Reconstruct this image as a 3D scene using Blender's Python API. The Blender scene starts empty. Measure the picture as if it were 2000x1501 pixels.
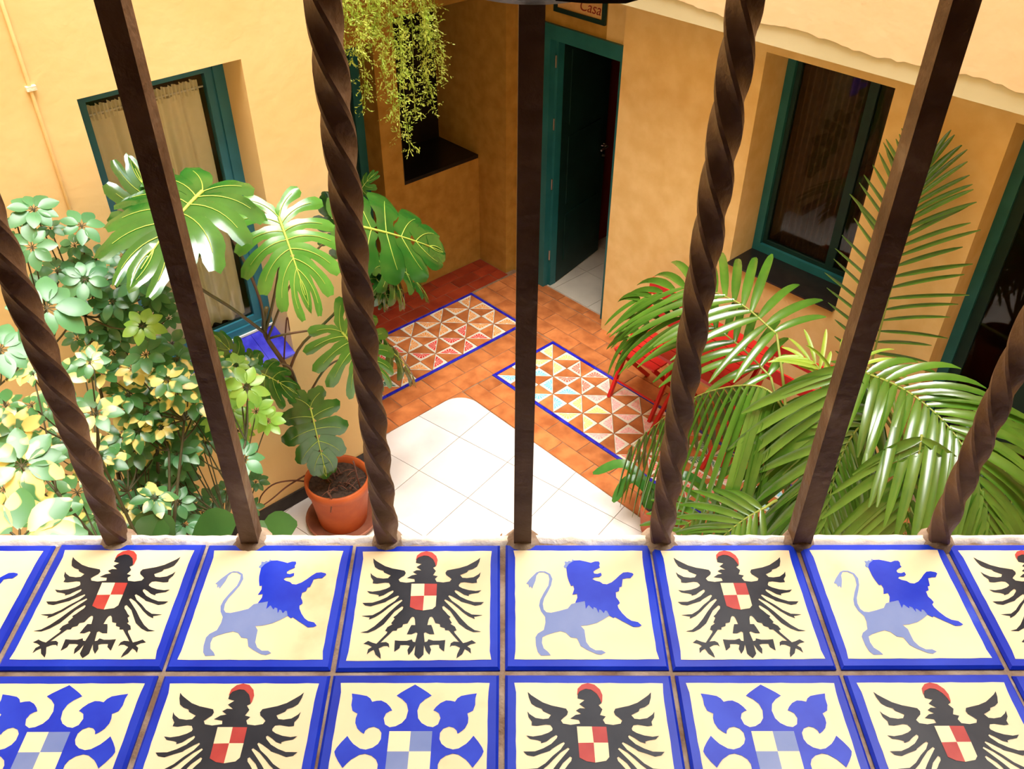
import bpy, math, random
from mathutils import Vector, Matrix
from math import sin, cos, pi, radians

random.seed(7)
scene = bpy.context.scene
col = scene.collection

# ------------------------------------------------------------------ camera
FPX, PITCH, ROLL, YAW, YSILL = 1734.513, 0.665133, 0.0060925, -0.816621, -0.0087626
CAM = Vector((5.3721, -4.6393, 4.10))
AX = Vector((cos(YAW), sin(YAW)))
BX = Vector((-sin(YAW), cos(YAW)))

def to_court(x, y, z):
    return Vector((x * AX.x + y * AX.y, x * BX.x + y * BX.y, z))

_c, _s, _cr, _sr = cos(PITCH), sin(PITCH), cos(ROLL), sin(ROLL)
FWD = to_court(0, _c, -_s)
RIGHT = to_court(_cr, _s * _sr, _c * _sr)
UPV = to_court(-_sr, _s * _cr, _c * _cr)

def ray(px, py):
    return FWD * FPX + RIGHT * (px - 1000) + UPV * (750.5 - py)

def P(px, py, d):            # point at a distance d along the viewing axis
    return CAM + ray(px, py) * (d / FPX)
def onx(px, py, x):
    r = ray(px, py); return CAM + r * ((x - CAM.x) / r.x)
def ony(px, py, y):
    r = ray(px, py); return CAM + r * ((y - CAM.y) / r.y)
def onz(px, py, z):
    r = ray(px, py); return CAM + r * ((z - CAM.z) / r.z)

cam_data = bpy.data.cameras.new('camera')
cam_data.sensor_width = 36.0
cam_data.sensor_fit = 'HORIZONTAL'
cam_data.lens = FPX * 36.0 / 2000.0
cam_data.clip_start = 0.02
camera = bpy.data.objects.new('camera', cam_data)
col.objects.link(camera)
m = Matrix(((RIGHT.x, UPV.x, -FWD.x), (RIGHT.y, UPV.y, -FWD.y), (RIGHT.z, UPV.z, -FWD.z)))
camera.matrix_world = Matrix.Translation(CAM) @ m.to_4x4()
scene.camera = camera

# ------------------------------------------------------------------ light
world = bpy.data.worlds.new('sky'); scene.world = world
world.use_nodes = True
wn = world.node_tree.nodes; wl = world.node_tree.links
bg = wn['Background']
sky = wn.new('ShaderNodeTexSky')
sky.sky_type = 'NISHITA'
sky.sun_disc = False
sky.sun_elevation = radians(62)
sky.sun_rotation = radians(0)
sky.air_density = 1.0; sky.dust_density = 3.0; sky.ozone_density = 0.6
hsv = wn.new('ShaderNodeHueSaturation'); hsv.inputs['Saturation'].default_value = 0.35
wl.new(sky.outputs['Color'], hsv.inputs['Color'])
wl.new(hsv.outputs['Color'], bg.inputs['Color'])
bg.inputs['Strength'].default_value = 0.9

sun_data = bpy.data.lights.new('sun', 'SUN')
sun_data.energy = 10.0
sun_data.angle = radians(42)
sun_data.color = (1.0, 0.95, 0.86)
sun = bpy.data.objects.new('sun', sun_data); col.objects.link(sun)
SUN_FROM = Vector((0.15, -0.12, 1.0)).normalized()      # direction towards the sun
sun.rotation_euler = SUN_FROM.to_track_quat('Z', 'Y').to_euler()
sun.location = (3.5, -2.5, 9)

vs = scene.view_settings
vs.view_transform = 'Standard'; vs.look = 'None'; vs.gamma = 1.0; vs.use_curve_mapping = False
vs.exposure = -0.22

# ------------------------------------------------------------------ helpers
W = {}                                   # world origin of each parent

def tag(o, label=None, cat=None, group=None, kind=None):
    if label: o['label'] = label
    if cat: o['category'] = cat
    if group: o['group'] = group
    if kind: o['kind'] = kind
    return o

def thing(name, loc, label, cat, group=None, rot=None):
    o = bpy.data.objects.new(name, None); col.objects.link(o)
    o.empty_display_size = 0.05
    o.location = loc
    if rot is not None:
        o.rotation_euler = (0, 0, rot); W[o] = Vector((0, 0, 0))
    else:
        W[o] = Vector(loc)
    return tag(o, label, cat, group)

class MB:
    def __init__(s): s.v = []; s.f = []
    def add(s, vs, fs):
        n = len(s.v); s.v += [Vector(v) for v in vs]; s.f += [tuple(i + n for i in f) for f in fs]; return s
    def box(s, x0, y0, z0, x1, y1, z1):
        x0, x1 = min(x0, x1), max(x0, x1); y0, y1 = min(y0, y1), max(y0, y1); z0, z1 = min(z0, z1), max(z0, z1)
        return s.add([(x0,y0,z0),(x1,y0,z0),(x1,y1,z0),(x0,y1,z0),(x0,y0,z1),(x1,y0,z1),(x1,y1,z1),(x0,y1,z1)],
                     [(3,2,1,0),(4,5,6,7),(0,1,5,4),(1,2,6,5),(2,3,7,6),(3,0,4,7)])
    def cbox(s, x0, y0, z0, x1, y1, z1, b):      # box with a chamfered top edge
        vs = []
        for z, q in ((z0, 0), (z1 - b, 0), (z1, b)):
            vs += [(x0+q,y0+q,z),(x1-q,y0+q,z),(x1-q,y1-q,z),(x0+q,y1-q,z)]
        fs = [(3,2,1,0),(8,9,10,11)]
        for k in (0, 4):
            for i in range(4):
                j = (i + 1) % 4; fs.append((k+i, k+j, k+4+j, k+4+i))
        return s.add(vs, fs)
    def prism(s, pts, z0, z1):
        n = len(pts)
        a = sum(pts[i][0]*pts[(i+1)%n][1] - pts[(i+1)%n][0]*pts[i][1] for i in range(n))
        if a < 0: pts = pts[::-1]
        vs = [(x,y,z0) for x,y in pts] + [(x,y,z1) for x,y in pts]
        fs = [tuple(range(n-1,-1,-1)), tuple(range(n,2*n))] + [(i,(i+1)%n,n+(i+1)%n,n+i) for i in range(n)]
        return s.add(vs, fs)
    def flat(s, pts, z):
        n = len(pts)
        a = sum(pts[i][0]*pts[(i+1)%n][1] - pts[(i+1)%n][0]*pts[i][1] for i in range(n))
        if a < 0: pts = pts[::-1]
        return s.add([(x,y,z) for x,y in pts], [tuple(range(n))])
    def tube(s, pts, r, n=8, caps=True, prof=None):
        pts = [Vector(p) for p in pts]; k = len(pts)
        rs = r if isinstance(r, (list, tuple)) else [r]*k
        up = Vector((0,0,1)); d0 = (pts[1]-pts[0]).normalized()
        if abs(d0.z) > .9: up = Vector((1,0,0))
        u = d0.cross(up).normalized(); vs = []; fs = []
        for i, p in enumerate(pts):
            d = (pts[min(i+1,k-1)] - pts[max(i-1,0)]).normalized()
            u = (u - d*u.dot(d))
            u = u.normalized() if u.length > 1e-6 else d.orthogonal().normalized()
            w = d.cross(u)
            for j in range(n):
                a = 2*pi*j/n
                vs.append(p + (u*cos(a) + w*sin(a))*rs[i])
        for i in range(k-1):
            for j in range(n):
                q = (j+1) % n; fs.append((i*n+j, i*n+q, (i+1)*n+q, (i+1)*n+j))
        if caps:
            fs.append(tuple(range(n-1,-1,-1))); fs.append(tuple(range((k-1)*n, k*n)))
        return s.add(vs, fs)
    def lathe(s, prof, c=(0,0,0), n=32):
        vs = []; fs = []; k = len(prof)
        for r, z in prof:
            for j in range(n):
                a = 2*pi*j/n; vs.append((c[0]+r*cos(a), c[1]+r*sin(a), c[2]+z))
        for i in range(k-1):
            for j in range(n):
                q = (j+1) % n; fs.append((i*n+j, i*n+q, (i+1)*n+q, (i+1)*n+j))
        return s.add(vs, fs)
    def mesh(s, name, mat, org=Vector((0,0,0)), smooth=False):
        me = bpy.data.meshes.new(name)
        me.from_pydata([tuple(v - org) for v in s.v], [], s.f)
        me.materials.append(mat)
        if smooth: me.polygons.foreach_set('use_smooth', [True]*len(me.polygons))
        me.update(); return me
    def build(s, name, mat, parent=None, loc=None, smooth=False):
        org = W[parent] if parent is not None else Vector(loc or (0,0,0))
        o = bpy.data.objects.new(name, s.mesh(name, mat, org, smooth)); col.objects.link(o)
        if parent is not None: o.parent = parent
        else: o.location = org
        W[o] = org
        return o

def inst(name, me, parent, loc, rot=0.0):
    o = bpy.data.objects.new(name, me); col.objects.link(o)
    o.parent = parent; o.location = loc; o.rotation_euler = (0, 0, rot)
    return o

def struct(o): o['kind'] = 'structure'; return o

# ------------------------------------------------------------------ materials
def _mat(name):
    mt = bpy.data.materials.new(name); mt.use_nodes = True
    nt = mt.node_tree; return mt, nt, nt.nodes['Principled BSDF']

def mat(name, c1, c2=None, scale=4.0, rough=0.6, detail=6.0, bump=0.0, bscale=40.0, spec=0.4, metal=0.0,
        lo=0.35, hi=0.65, c3=None, coat=0.0, rvar=0.0, transl=0.0, rnd=0.0):
    mt, nt, b = _mat(name); N, L = nt.nodes, nt.links
    b.inputs['Roughness'].default_value = rough
    b.inputs['Specular IOR Level'].default_value = spec
    b.inputs['Metallic'].default_value = metal
    b.inputs['Coat Weight'].default_value = coat
    b.inputs['Coat Roughness'].default_value = 0.08
    tc = N.new('ShaderNodeTexCoord')
    csock = None
    if c2 is not None:
        nz = N.new('ShaderNodeTexNoise'); nz.inputs['Scale'].default_value = scale; nz.inputs['Detail'].default_value = detail
        L.new(tc.outputs['Object'], nz.inputs['Vector'])
        if rnd:
            oi = N.new('ShaderNodeObjectInfo'); nz.noise_dimensions = '4D'
            ml = N.new('ShaderNodeMath'); ml.operation = 'MULTIPLY'; ml.inputs[1].default_value = 37.0
            L.new(oi.outputs['Random'], ml.inputs[0]); L.new(ml.outputs[0], nz.inputs['W'])
        rp = N.new('ShaderNodeValToRGB')
        rp.color_ramp.elements[0].position = lo; rp.color_ramp.elements[0].color = (*c1, 1)
        rp.color_ramp.elements[1].position = hi; rp.color_ramp.elements[1].color = (*c2, 1)
        if c3 is not None:
            e = rp.color_ramp.elements.new(min(.97, hi + .12)); e.color = (*c3, 1)
        L.new(nz.outputs['Fac'], rp.inputs['Fac']); csock = rp.outputs['Color']
        if rnd:
            hs = N.new('ShaderNodeHueSaturation')
            mr = N.new('ShaderNodeMapRange'); mr.inputs['To Min'].default_value = 1-rnd; mr.inputs['To Max'].default_value = 1+rnd
            L.new(oi.outputs['Random'], mr.inputs['Value']); L.new(mr.outputs[0], hs.inputs['Value'])
            L.new(csock, hs.inputs['Color']); csock = hs.outputs['Color']
        L.new(csock, b.inputs['Base Color'])
        if rvar:
            mr2 = N.new('ShaderNodeMapRange'); mr2.inputs['To Min'].default_value = max(.02, rough-rvar); mr2.inputs['To Max'].default_value = rough+rvar
            L.new(nz.outputs['Fac'], mr2.inputs['Value']); L.new(mr2.outputs[0], b.inputs['Roughness'])
    else:
        b.inputs['Base Color'].default_value = (*c1, 1)
    if bump:
        n2 = N.new('ShaderNodeTexNoise'); n2.inputs['Scale'].default_value = bscale; n2.inputs['Detail'].default_value = 5
        L.new(tc.outputs['Object'], n2.inputs['Vector'])
        bp = N.new('ShaderNodeBump'); bp.inputs['Strength'].default_value = bump; bp.inputs['Distance'].default_value = 0.01
        L.new(n2.outputs['Fac'], bp.inputs['Height']); L.new(bp.outputs['Normal'], b.inputs['Normal'])
    if transl:
        tr = N.new('ShaderNodeBsdfTranslucent')
        if csock is not None:
            hs2 = N.new('ShaderNodeHueSaturation'); hs2.inputs['Value'].default_value = 1.8
            L.new(csock, hs2.inputs['Color']); L.new(hs2.outputs['Color'], tr.inputs['Color'])
        else: tr.inputs['Color'].default_value = (*[min(1, 1.8*x) for x in c1], 1)
        mx = N.new('ShaderNodeMixShader'); mx.inputs['Fac'].default_value = transl
        out = nt.nodes['Material Output']
        L.new(b.outputs['BSDF'], mx.inputs[1]); L.new(tr.outputs['BSDF'], mx.inputs[2]); L.new(mx.outputs[0], out.inputs['Surface'])
    return mt

def glass_mat(name, tint=(0.97, 0.98, 0.97)):
    mt, nt, b = _mat(name); N, L = nt.nodes, nt.links
    gl = N.new('ShaderNodeBsdfGlossy'); gl.inputs['Roughness'].default_value = 0.02
    tr = N.new('ShaderNodeBsdfTransparent'); tr.inputs['Color'].default_value = (*tint, 1)
    fr = N.new('ShaderNodeFresnel'); fr.inputs['IOR'].default_value = 1.28
    mx = N.new('ShaderNodeMixShader')
    L.new(fr.outputs[0], mx.inputs['Fac']); L.new(tr.outputs[0], mx.inputs[1]); L.new(gl.outputs[0], mx.inputs[2])
    L.new(mx.outputs[0], nt.nodes['Material Output'].inputs['Surface'])
    return mt

M = {}
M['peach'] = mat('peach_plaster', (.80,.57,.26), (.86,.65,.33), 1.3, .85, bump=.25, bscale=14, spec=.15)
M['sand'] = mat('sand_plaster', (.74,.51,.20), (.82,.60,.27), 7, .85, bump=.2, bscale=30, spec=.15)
M['ochre'] = mat('shaded_ochre_plaster', (.37,.205,.036), (.47,.28,.060), 9, .85, bump=.2, bscale=30, spec=.15)  # wall paint of the recess, darkened so its shade is in the colour
M['upper'] = mat('upper_plaster', (.80,.55,.32), (.84,.61,.38), 1.0, .85, bump=.4, bscale=9, spec=.15)
M['band'] = mat('limewash_band', (.58,.54,.34), (.64,.60,.40), 2, .85, bump=.2, bscale=20, spec=.15)
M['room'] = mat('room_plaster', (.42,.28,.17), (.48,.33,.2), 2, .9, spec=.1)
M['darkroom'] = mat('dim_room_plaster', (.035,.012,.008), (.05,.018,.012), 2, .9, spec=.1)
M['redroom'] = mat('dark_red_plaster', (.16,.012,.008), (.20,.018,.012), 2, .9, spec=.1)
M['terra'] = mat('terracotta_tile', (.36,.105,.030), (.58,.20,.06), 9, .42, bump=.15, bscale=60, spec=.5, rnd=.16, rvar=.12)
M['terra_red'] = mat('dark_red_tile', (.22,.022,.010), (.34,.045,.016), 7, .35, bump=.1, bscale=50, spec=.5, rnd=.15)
M['mortar'] = mat('floor_mortar', (.20,.12,.07), (.30,.20,.12), 20, .9)
M['marble'] = mat('white_marble', (.72,.70,.69), (.58,.56,.57), 2.6, .30, detail=9, lo=.48, hi=.70, spec=.5, rnd=.05)
M['marble_joint'] = mat('marble_joint', (.42,.34,.27))
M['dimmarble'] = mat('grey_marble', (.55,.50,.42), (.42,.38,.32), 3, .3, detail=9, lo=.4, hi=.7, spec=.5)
M['blue_border'] = mat('cobalt_border_tile', (.010,.008,.36), (.03,.03,.55), 12, .22, spec=.6)
M['glaze_white'] = mat('white_glaze', (.80,.76,.66), (.72,.67,.55), 9, .2, spec=.6)
for nm, c in dict(yellow=(.85,.66,.16), coral=(.75,.14,.09), pink=(.78,.36,.36), sky=(.16,.52,.66), green=(.05,.20,.13), red=(.62,.03,.02), orange=(.72,.28,.05)).items():
    M['gl_'+nm] = mat(nm+'_glaze', c, tuple(min(1, x*1.25+.08) for x in c), 45, .2, spec=.6)
M['teal'] = mat('teal_paint', (.012,.115,.125), (.020,.15,.165), 6, .4, spec=.4)
M['teal_blue'] = mat('teal_blue_paint', (.02,.14,.20), (.03,.18,.26), 6, .4, spec=.4)
M['teal_dark'] = mat('dark_green_paint', (.004,.022,.019), (.006,.032,.027), 6, .5, spec=.3)
M['black'] = mat('black_stone', (.008,.007,.007), (.014,.012,.011), 20, .3, spec=.4)
M['base'] = mat('dark_skirting', (.018,.014,.012), (.030,.024,.02), 20, .5)
M['steel'] = mat('steel', (.62,.60,.58), rough=.3, metal=1.0)
M['glass'] = glass_mat('window_glass')
M['curtain'] = mat('cream_curtain', (.92,.86,.66), (.95,.89,.70), 30, .9, spec=.1, transl=.06)
M['brown_blind'] = mat('brown_blind', (.050,.022,.012), (.07,.032,.016), 30, .8, spec=.1)
M['ledge_blue'] = mat('blue_ledge_tile', (.010,.010,.40), (.05,.05,.62), 14, .22, spec=.6)
M['white_paint'] = mat('white_paint', (.8,.8,.78))
M['iron'] = mat('brown_iron', (.10,.050,.024), (.19,.115,.065), 22, .5, bump=.25, bscale=90, spec=.35, c3=(.32,.24,.16))
M['dark_iron'] = mat('black_iron', (.010,.006,.004), (.022,.013,.009), 22, .45, bump=.2, bscale=90, spec=.4)
M['grout'] = mat('sill_grout', (.20,.12,.07), (.42,.33,.24), 30, .9, bump=.6, bscale=80)
M['whitewash'] = mat('whitewashed_mortar', (.86,.72,.54), (.90,.84,.76), 25, .9, bump=.5, bscale=60)
M['t_blue'] = mat('cobalt_tile', (.006,.026,.46), (.014,.050,.60), 14, .3, spec=.16, rnd=.10, c3=(.08,.15,.66))
M['t_cream'] = mat('cream_tile', (.93,.79,.50), (.90,.72,.42), 10, .3, spec=.16, rnd=.03, c3=(.80,.50,.26), lo=.42, hi=.62)
M['t_black'] = mat('black_motif', (.012,.012,.018), (.028,.03,.036), 20, .3, spec=.16)
M['t_red'] = mat('red_motif', (.42,.035,.03), (.52,.07,.05), 30, .3, spec=.16)
M['t_blue2'] = mat('deep_blue_motif', (.010,.030,.52), (.02,.06,.64), 18, .3, spec=.16)
M['t_light'] = mat('pale_blue_motif', (.17,.24,.52), (.23,.30,.56), 18, .3, spec=.16)
M['pot'] = mat('terracotta_pot', (.38,.070,.012), (.48,.105,.022), 8, .6, bump=.1, bscale=40)
M['saucer'] = mat('brown_saucer', (.22,.075,.045), (.32,.12,.07), 10, .45)
M['soil'] = mat('potting_soil', (.022,.012,.008), (.06,.035,.022), 60, .95, bump=1.0, bscale=60)
M['chair_red'] = mat('red_chair_paint', (.50,.010,.012), (.62,.018,.016), 8, .35, spec=.4)
M['monstera'] = mat('monstera_leaf', (.012,.080,.010), (.032,.14,.018), 6, .17, spec=.9, transl=.08, rnd=.12)
M['monstera_light'] = mat('young_monstera_leaf', (.05,.20,.022), (.10,.29,.04), 6, .22, spec=.8, transl=.18, rnd=.1)
M['midrib'] = mat('pale_midrib', (.48,.62,.10), (.42,.55,.10), 10, .5, transl=.1)
M['petiole'] = mat('petiole', (.055,.075,.02), (.13,.06,.02), 7, .45)
M['root'] = mat('brown_root', (.09,.03,.018), (.14,.055,.03), 9, .7)
M['palm'] = mat('palm_leaflet', (.045,.135,.011), (.085,.205,.020), 5, .25, spec=1.0, transl=.12, rnd=.15)
M['palm_young'] = mat('young_palm_leaflet', (.26,.42,.05), (.34,.48,.06), 5, .35, spec=.5, transl=.3, rnd=.12)
M['rachis'] = mat('palm_rachis', (.22,.28,.05), (.30,.34,.07), 8, .5)
M['sch_green'] = mat('umbrella_leaf', (.055,.20,.075), (.09,.27,.11), 8, .30, spec=.6, transl=.15, rnd=.15)
M['sch_bright'] = mat('young_umbrella_leaf', (.20,.46,.07), (.34,.58,.10), 8, .30, spec=.6, transl=.25, rnd=.12)
M['sch_var'] = mat('variegated_umbrella_leaf', (.055,.20,.06), (.76,.70,.24), 16, .30, spec=.6, lo=.52, hi=.56, detail=1, transl=.15, rnd=.1)
M['stem'] = mat('green_brown_stem', (.035,.04,.014), (.07,.06,.025), 10, .6)
M['rubber'] = mat('rubber_leaf', (.018,.07,.014), (.03,.10,.02), 6, .3, spec=.5, transl=.06)
M['vine'] = mat('vine_leaf', (.30,.44,.05), (.52,.60,.12), 12, .45, transl=.3)
M['strap'] = mat('strap_leaf', (.03,.14,.02), (.06,.20,.03), 6, .25, spec=.6, transl=.12)
M['sign_face'] = mat('sign_face', (.62,.36,.14), (.75,.48,.2), 12, .6)
M['sign_text'] = mat('sign_text', (.25,.02,.015))
M['dry'] = mat('dry_leaf', (.20,.09,.03), (.30,.15,.05), 12, .8)

# ================================================================== the setting
FL = struct(MB().box(-0.6, -5.6, -0.15, 6.4, 0.12, -0.006).build('floor', M['mortar'], loc=(0,0,0)))
SOFFIT = 2.615
CZ2 = 2.90        # soffit over the recess
TOP = 8.4  # unseen upper wall height, raised to keep low sky light out of the recess
XB = 0.0          # back wall plane
XP = 1.52         # peach wall plane
YP = -2.337       # end of the peach wall
YR = -0.02        # right wall plane

def clip(poly, nx, ny, d):            # keep nx*x+ny*y >= d
    out = []
    for i in range(len(poly)):
        a, b = poly[i], poly[(i+1) % len(poly)]
        da, db = nx*a[0]+ny*a[1]-d, nx*b[0]+ny*b[1]-d
        if da >= 0: out.append(a)
        if da*db < 0:
            t = da/(da-db); out.append((a[0]+(b[0]-a[0])*t, a[1]+(b[1]-a[1])*t))
    return out
def area(p): return abs(sum(p[i][0]*p[(i+1)%len(p)][1]-p[(i+1)%len(p)][0]*p[i][1] for i in range(len(p))))/2

# ---- marble slabs (grid turned 10 degrees against the walls)
ang = radians(10.0); S = 0.42
ux, uy = (cos(ang), sin(ang)), (-sin(ang), cos(ang))
MX, MY, RC = 1.378, -1.392, 0.16
for i in range(0, 16):
    for j in range(-17, 2):
        u0, v0 = 1.42 + (i-2)*S, -2.01 + j*S + 2*S
        g = 0.002
        q = [(u0+g, v0+g), (u0+S-g, v0+g), (u0+S-g, v0+S-g), (u0+g, v0+S-g)]
        poly = [(a*ux[0]+b*uy[0], a*ux[1]+b*uy[1]) for a, b in q]
        for n in ((1,0,MX), (0,-1,-MY), (-1,0,-6.05), (0,1,-5.40)):
            if len(poly) > 2: poly = clip(poly, *n)
        for k in range(1, 6):           # rounded inner corner of the marble field
            a = radians(90 + 90*k/6.0)
            nx, ny = -cos(a), -sin(a)
            cx, cy = MX+RC, MY-RC
            if len(poly) > 2: poly = clip(poly, nx, ny, nx*cx+ny*cy-RC)
        if len(poly) > 2 and poly and max(p[1] for p in poly) < YP+.03:
            poly = clip(poly, 1, 0, XP)
        if len(poly) < 3 or area(poly) < .0008: continue
        if max(p[0]+p[1] for p in poly) < -2.6 and max(p[0] for p in poly) < 2.4: continue
        MB().prism(poly, -.02, random.uniform(-.0006, .0006)).build('marble_slab', M['marble'], FL)

# ---- terracotta paving
def tile_rows(x0, x1, y0, y1, along, rows, length, mt, h=0.0):
    w = (y1-y0)/rows if along == 'x' else (x1-x0)/rows
    a0, a1 = (x0, x1) if along == 'x' else (y0, y1)
    g = .003
    for r in range(rows):
        a = a0 - (length*.5 if r % 2 else 0) - random.uniform(0, .05)
        while a < a1:
            b = a + length
            s, e = max(a, a0), min(b, a1)
            if e - s > .02:
                mb = MB(); z = h + random.uniform(-.0012, .0012)
                if along == 'x': mb.cbox(s+g, y0+r*w+g, -.02, e-g, y0+(r+1)*w-g, z, .0025)
                else: mb.cbox(x0+r*w+g, s+g, -.02, x0+(r+1)*w-g, e-g, z, .0025)
                mb.build('floor_tile', mt, FL)
            a = b
tile_rows(1.055, 1.372, -2.42, -.44, 'y', 2, .30, M['terra'])
tile_rows(1.378, 4.9, -1.386, -1.095, 'x', 2, .30, M['terra'])
tile_rows(.40, 4.9, -.435, .015, 'x', 3, .29, M['terra'])
tile_rows(0.40, 1.48, .018, .118, 'x', 1, .29, M['terra'])
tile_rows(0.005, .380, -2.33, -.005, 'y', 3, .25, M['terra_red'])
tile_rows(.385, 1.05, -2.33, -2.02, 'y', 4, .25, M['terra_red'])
tile_rows(1.375, 1.515, -2.34, -2.335, 'x', 1, .3, M['terra'])
pts = [(MX, MY-.002)]                    # terracotta spandrel in the rounded corner
for k in range(0, 9):
    a = radians(90+90*k/8.0); pts.append((MX+RC+RC*cos(a), MY-RC+RC*sin(a)))
MB().prism(pts, -.02, 0).build('floor_tile', M['terra'], FL)

# ---- mosaics of cut triangles with glazed pinwheels
TRI = {'R': ((1,0),(0,-1)), 'L': ((-1,0),(0,1)), 'T': ((-1,0),(0,-1)), 'B': ((1,0),(0,1))}
def mosaic(ox, oy, h, ni, nj, palette):
    for i in range(0, ni+1):
        for j in range(0, nj+1):
            if (i + j) % 2 == 0: continue
            for k, (p, q) in TRI.items():
                c = (i, j); a = (i+p[0], j+p[1]); b = (i+q[0], j+q[1])
                if not all(0 <= t[0] <= ni and 0 <= t[1] <= nj for t in (a, b)): continue
                glazed = (k in 'LR') if i % 2 == 0 else (k in 'TB')
                pt = [(ox+h*t[0], oy-h*t[1]) for t in (c, a, b)]
                mx = sum(t[0] for t in pt)/3; my = sum(t[1] for t in pt)/3
                ins = [(mx+(x-mx)*.955, my+(y-my)*.955) for x, y in pt]
                z = random.uniform(-.0008, .0008)
                o = MB().prism(ins, -.02, z).build('mosaic_triangle', M['glaze_white'] if glazed else M['terra'], FL)
                if not glazed: continue
                ids = [t for t in (a, b) if t[0] % 2 == 1 and t[1] % 2 == 1]
                vtx = ids[0] if ids else a
                colr = palette[(vtx[0]*7 + vtx[1]*5 + (vtx[0]*vtx[1]) // 3) % len(palette)] if (vtx not in FIXED) or palette is not PAL_R else FIXED[vtx]
                # painted fan on the long edge
                ha, hb = Vector(ins[1]), Vector(ins[2]); mid = (ha+hb)/2; ap = Vector(ins[0])
                ed = (hb-ha).normalized(); nn = (ap-mid).normalized()
                R0 = (hb-ha).length*.5
                mb = MB(); nf = 7
                for f in range(nf):
                    a0 = pi*(f+.10)/nf; a1 = pi*(f+.90)/nf
                    ring = []
                    for aa, rr in ((a0,.16),(a1,.16),(a1,1),(a0,1)):
                        s_ = abs(sin(aa)); c_ = cos(aa)
                        rad = rr*R0*.80/(abs(c_)+s_*1.12)*(.93+.07*s_)
                        v = mid + ed*c_*rad + nn*(s_*rad+R0*.035); ring.append((v.x, v.y))
                    mb.flat(ring, z+.0004)
                mb.build('painted_fan', M['gl_'+colr], o)
PAL_R = ['yellow','coral','pink','sky','pink','green','yellow','coral']
FIXED = {(1,1):'yellow',(3,1):'coral',(5,1):'pink',(1,3):'sky',(3,3):'sky',(5,3):'yellow',(7,1):'pink',(7,3):'pink'}
PAL_L = ['green','red','orange','orange','red']
RX0, RX1, RY0, RY1 = 1.372, 4.40, -1.092, -.437
LX0, LX1, LY0, LY1 = .385, 1.050, -2.02, -.442
BW = .027
h = (RY1-RY0-2*BW)/4
NI = 20
mosaic(RX0+BW, RY1-BW, h, NI, 4, PAL_R)
RX1 = RX0+2*BW+h*NI
hl = (LX1-LX0-2*BW)/4; NJ = 10
mosaic(LX0+BW, LY1-BW, hl, 4, NJ, PAL_L)
LY0 = LY1-2*BW-hl*NJ
def border(x0, y0, x1, y1, seg=.165):
    n = max(1, round(max(x1-x0, y1-y0)/seg)); g = .0012
    for i in range(n):
        if x1-x0 > y1-y0: a = (x0+(x1-x0)*i/n+g, y0+g, x0+(x1-x0)*(i+1)/n-g, y1-g)
        else: a = (x0+g, y0+(y1-y0)*i/n+g, x1-g, y0+(y1-y0)*(i+1)/n-g)
        MB().cbox(a[0], a[1], -.02, a[2], a[3], .001, .001).build('border_tile', M['blue_border'], FL)
for (x0, x1, y0, y1) in ((RX0, RX1, RY0, RY1), (LX0, LX1, LY0, LY1)):
    border(x0, y0, x1, y0+BW); border(x0, y1-BW, x1, y1)
    border(x0, y0+BW, x0+BW, y1-BW); border(x1-BW, y0+BW, x1, y1-BW)
tile_rows(RX1+.003, 6.0, -1.09, -.44, 'x', 4, .30, M['terra'])

# ---- walls
TH = .32
def wall(name, boxes, mt):
    mb = MB()
    for b in boxes: mb.box(*b)
    return struct(mb.build(name, mt, loc=(0,0,0)))
DX0, DX1, DYR = .344, 1.508, .10         # door recess
W2X0, W2X1, W2Z = 2.576, 3.372, 1.075    # right-hand window
D3X0, D3X1 = 4.00, 4.95                  # glazed door at the far right
ZT = 2.46
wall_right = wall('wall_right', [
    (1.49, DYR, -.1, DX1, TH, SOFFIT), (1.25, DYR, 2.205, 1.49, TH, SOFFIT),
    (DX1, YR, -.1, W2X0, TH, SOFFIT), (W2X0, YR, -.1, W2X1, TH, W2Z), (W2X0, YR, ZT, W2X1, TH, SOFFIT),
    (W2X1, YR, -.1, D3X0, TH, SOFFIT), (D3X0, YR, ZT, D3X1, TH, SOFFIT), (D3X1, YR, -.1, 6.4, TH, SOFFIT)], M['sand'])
NY0, NZ0, NZ1, ND = -.781, 1.0, 2.25, .53     # niche in the back wall
D2Y0, D2Y1, D2D = -1.85, -.972, .22           # teal door in the back wall
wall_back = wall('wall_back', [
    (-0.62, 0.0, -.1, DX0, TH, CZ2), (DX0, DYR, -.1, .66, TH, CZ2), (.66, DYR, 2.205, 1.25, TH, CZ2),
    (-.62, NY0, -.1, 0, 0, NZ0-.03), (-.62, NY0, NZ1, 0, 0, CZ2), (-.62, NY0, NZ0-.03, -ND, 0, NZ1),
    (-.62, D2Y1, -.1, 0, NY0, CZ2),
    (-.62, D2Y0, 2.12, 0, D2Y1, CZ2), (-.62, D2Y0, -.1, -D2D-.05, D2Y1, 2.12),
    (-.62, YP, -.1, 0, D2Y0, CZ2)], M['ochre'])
W1Y0, W1Y1, W1Z0, W1Z1 = -3.49, -2.735, 1.09, 2.757
wall_left = wall('wall_left', [
    (XP-.34, -5.75, -.1, XP, W1Y0, TOP), (XP-.34, W1Y0, -.1, XP, W1Y1, W1Z0), (XP-.34, W1Y0, W1Z1, XP, W1Y1, TOP),
    (XP-.34, W1Y1, -.1, XP, YP, TOP), (-.62, YP-.3, -.1, XP-.34, YP, TOP)], M['peach'])
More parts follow.
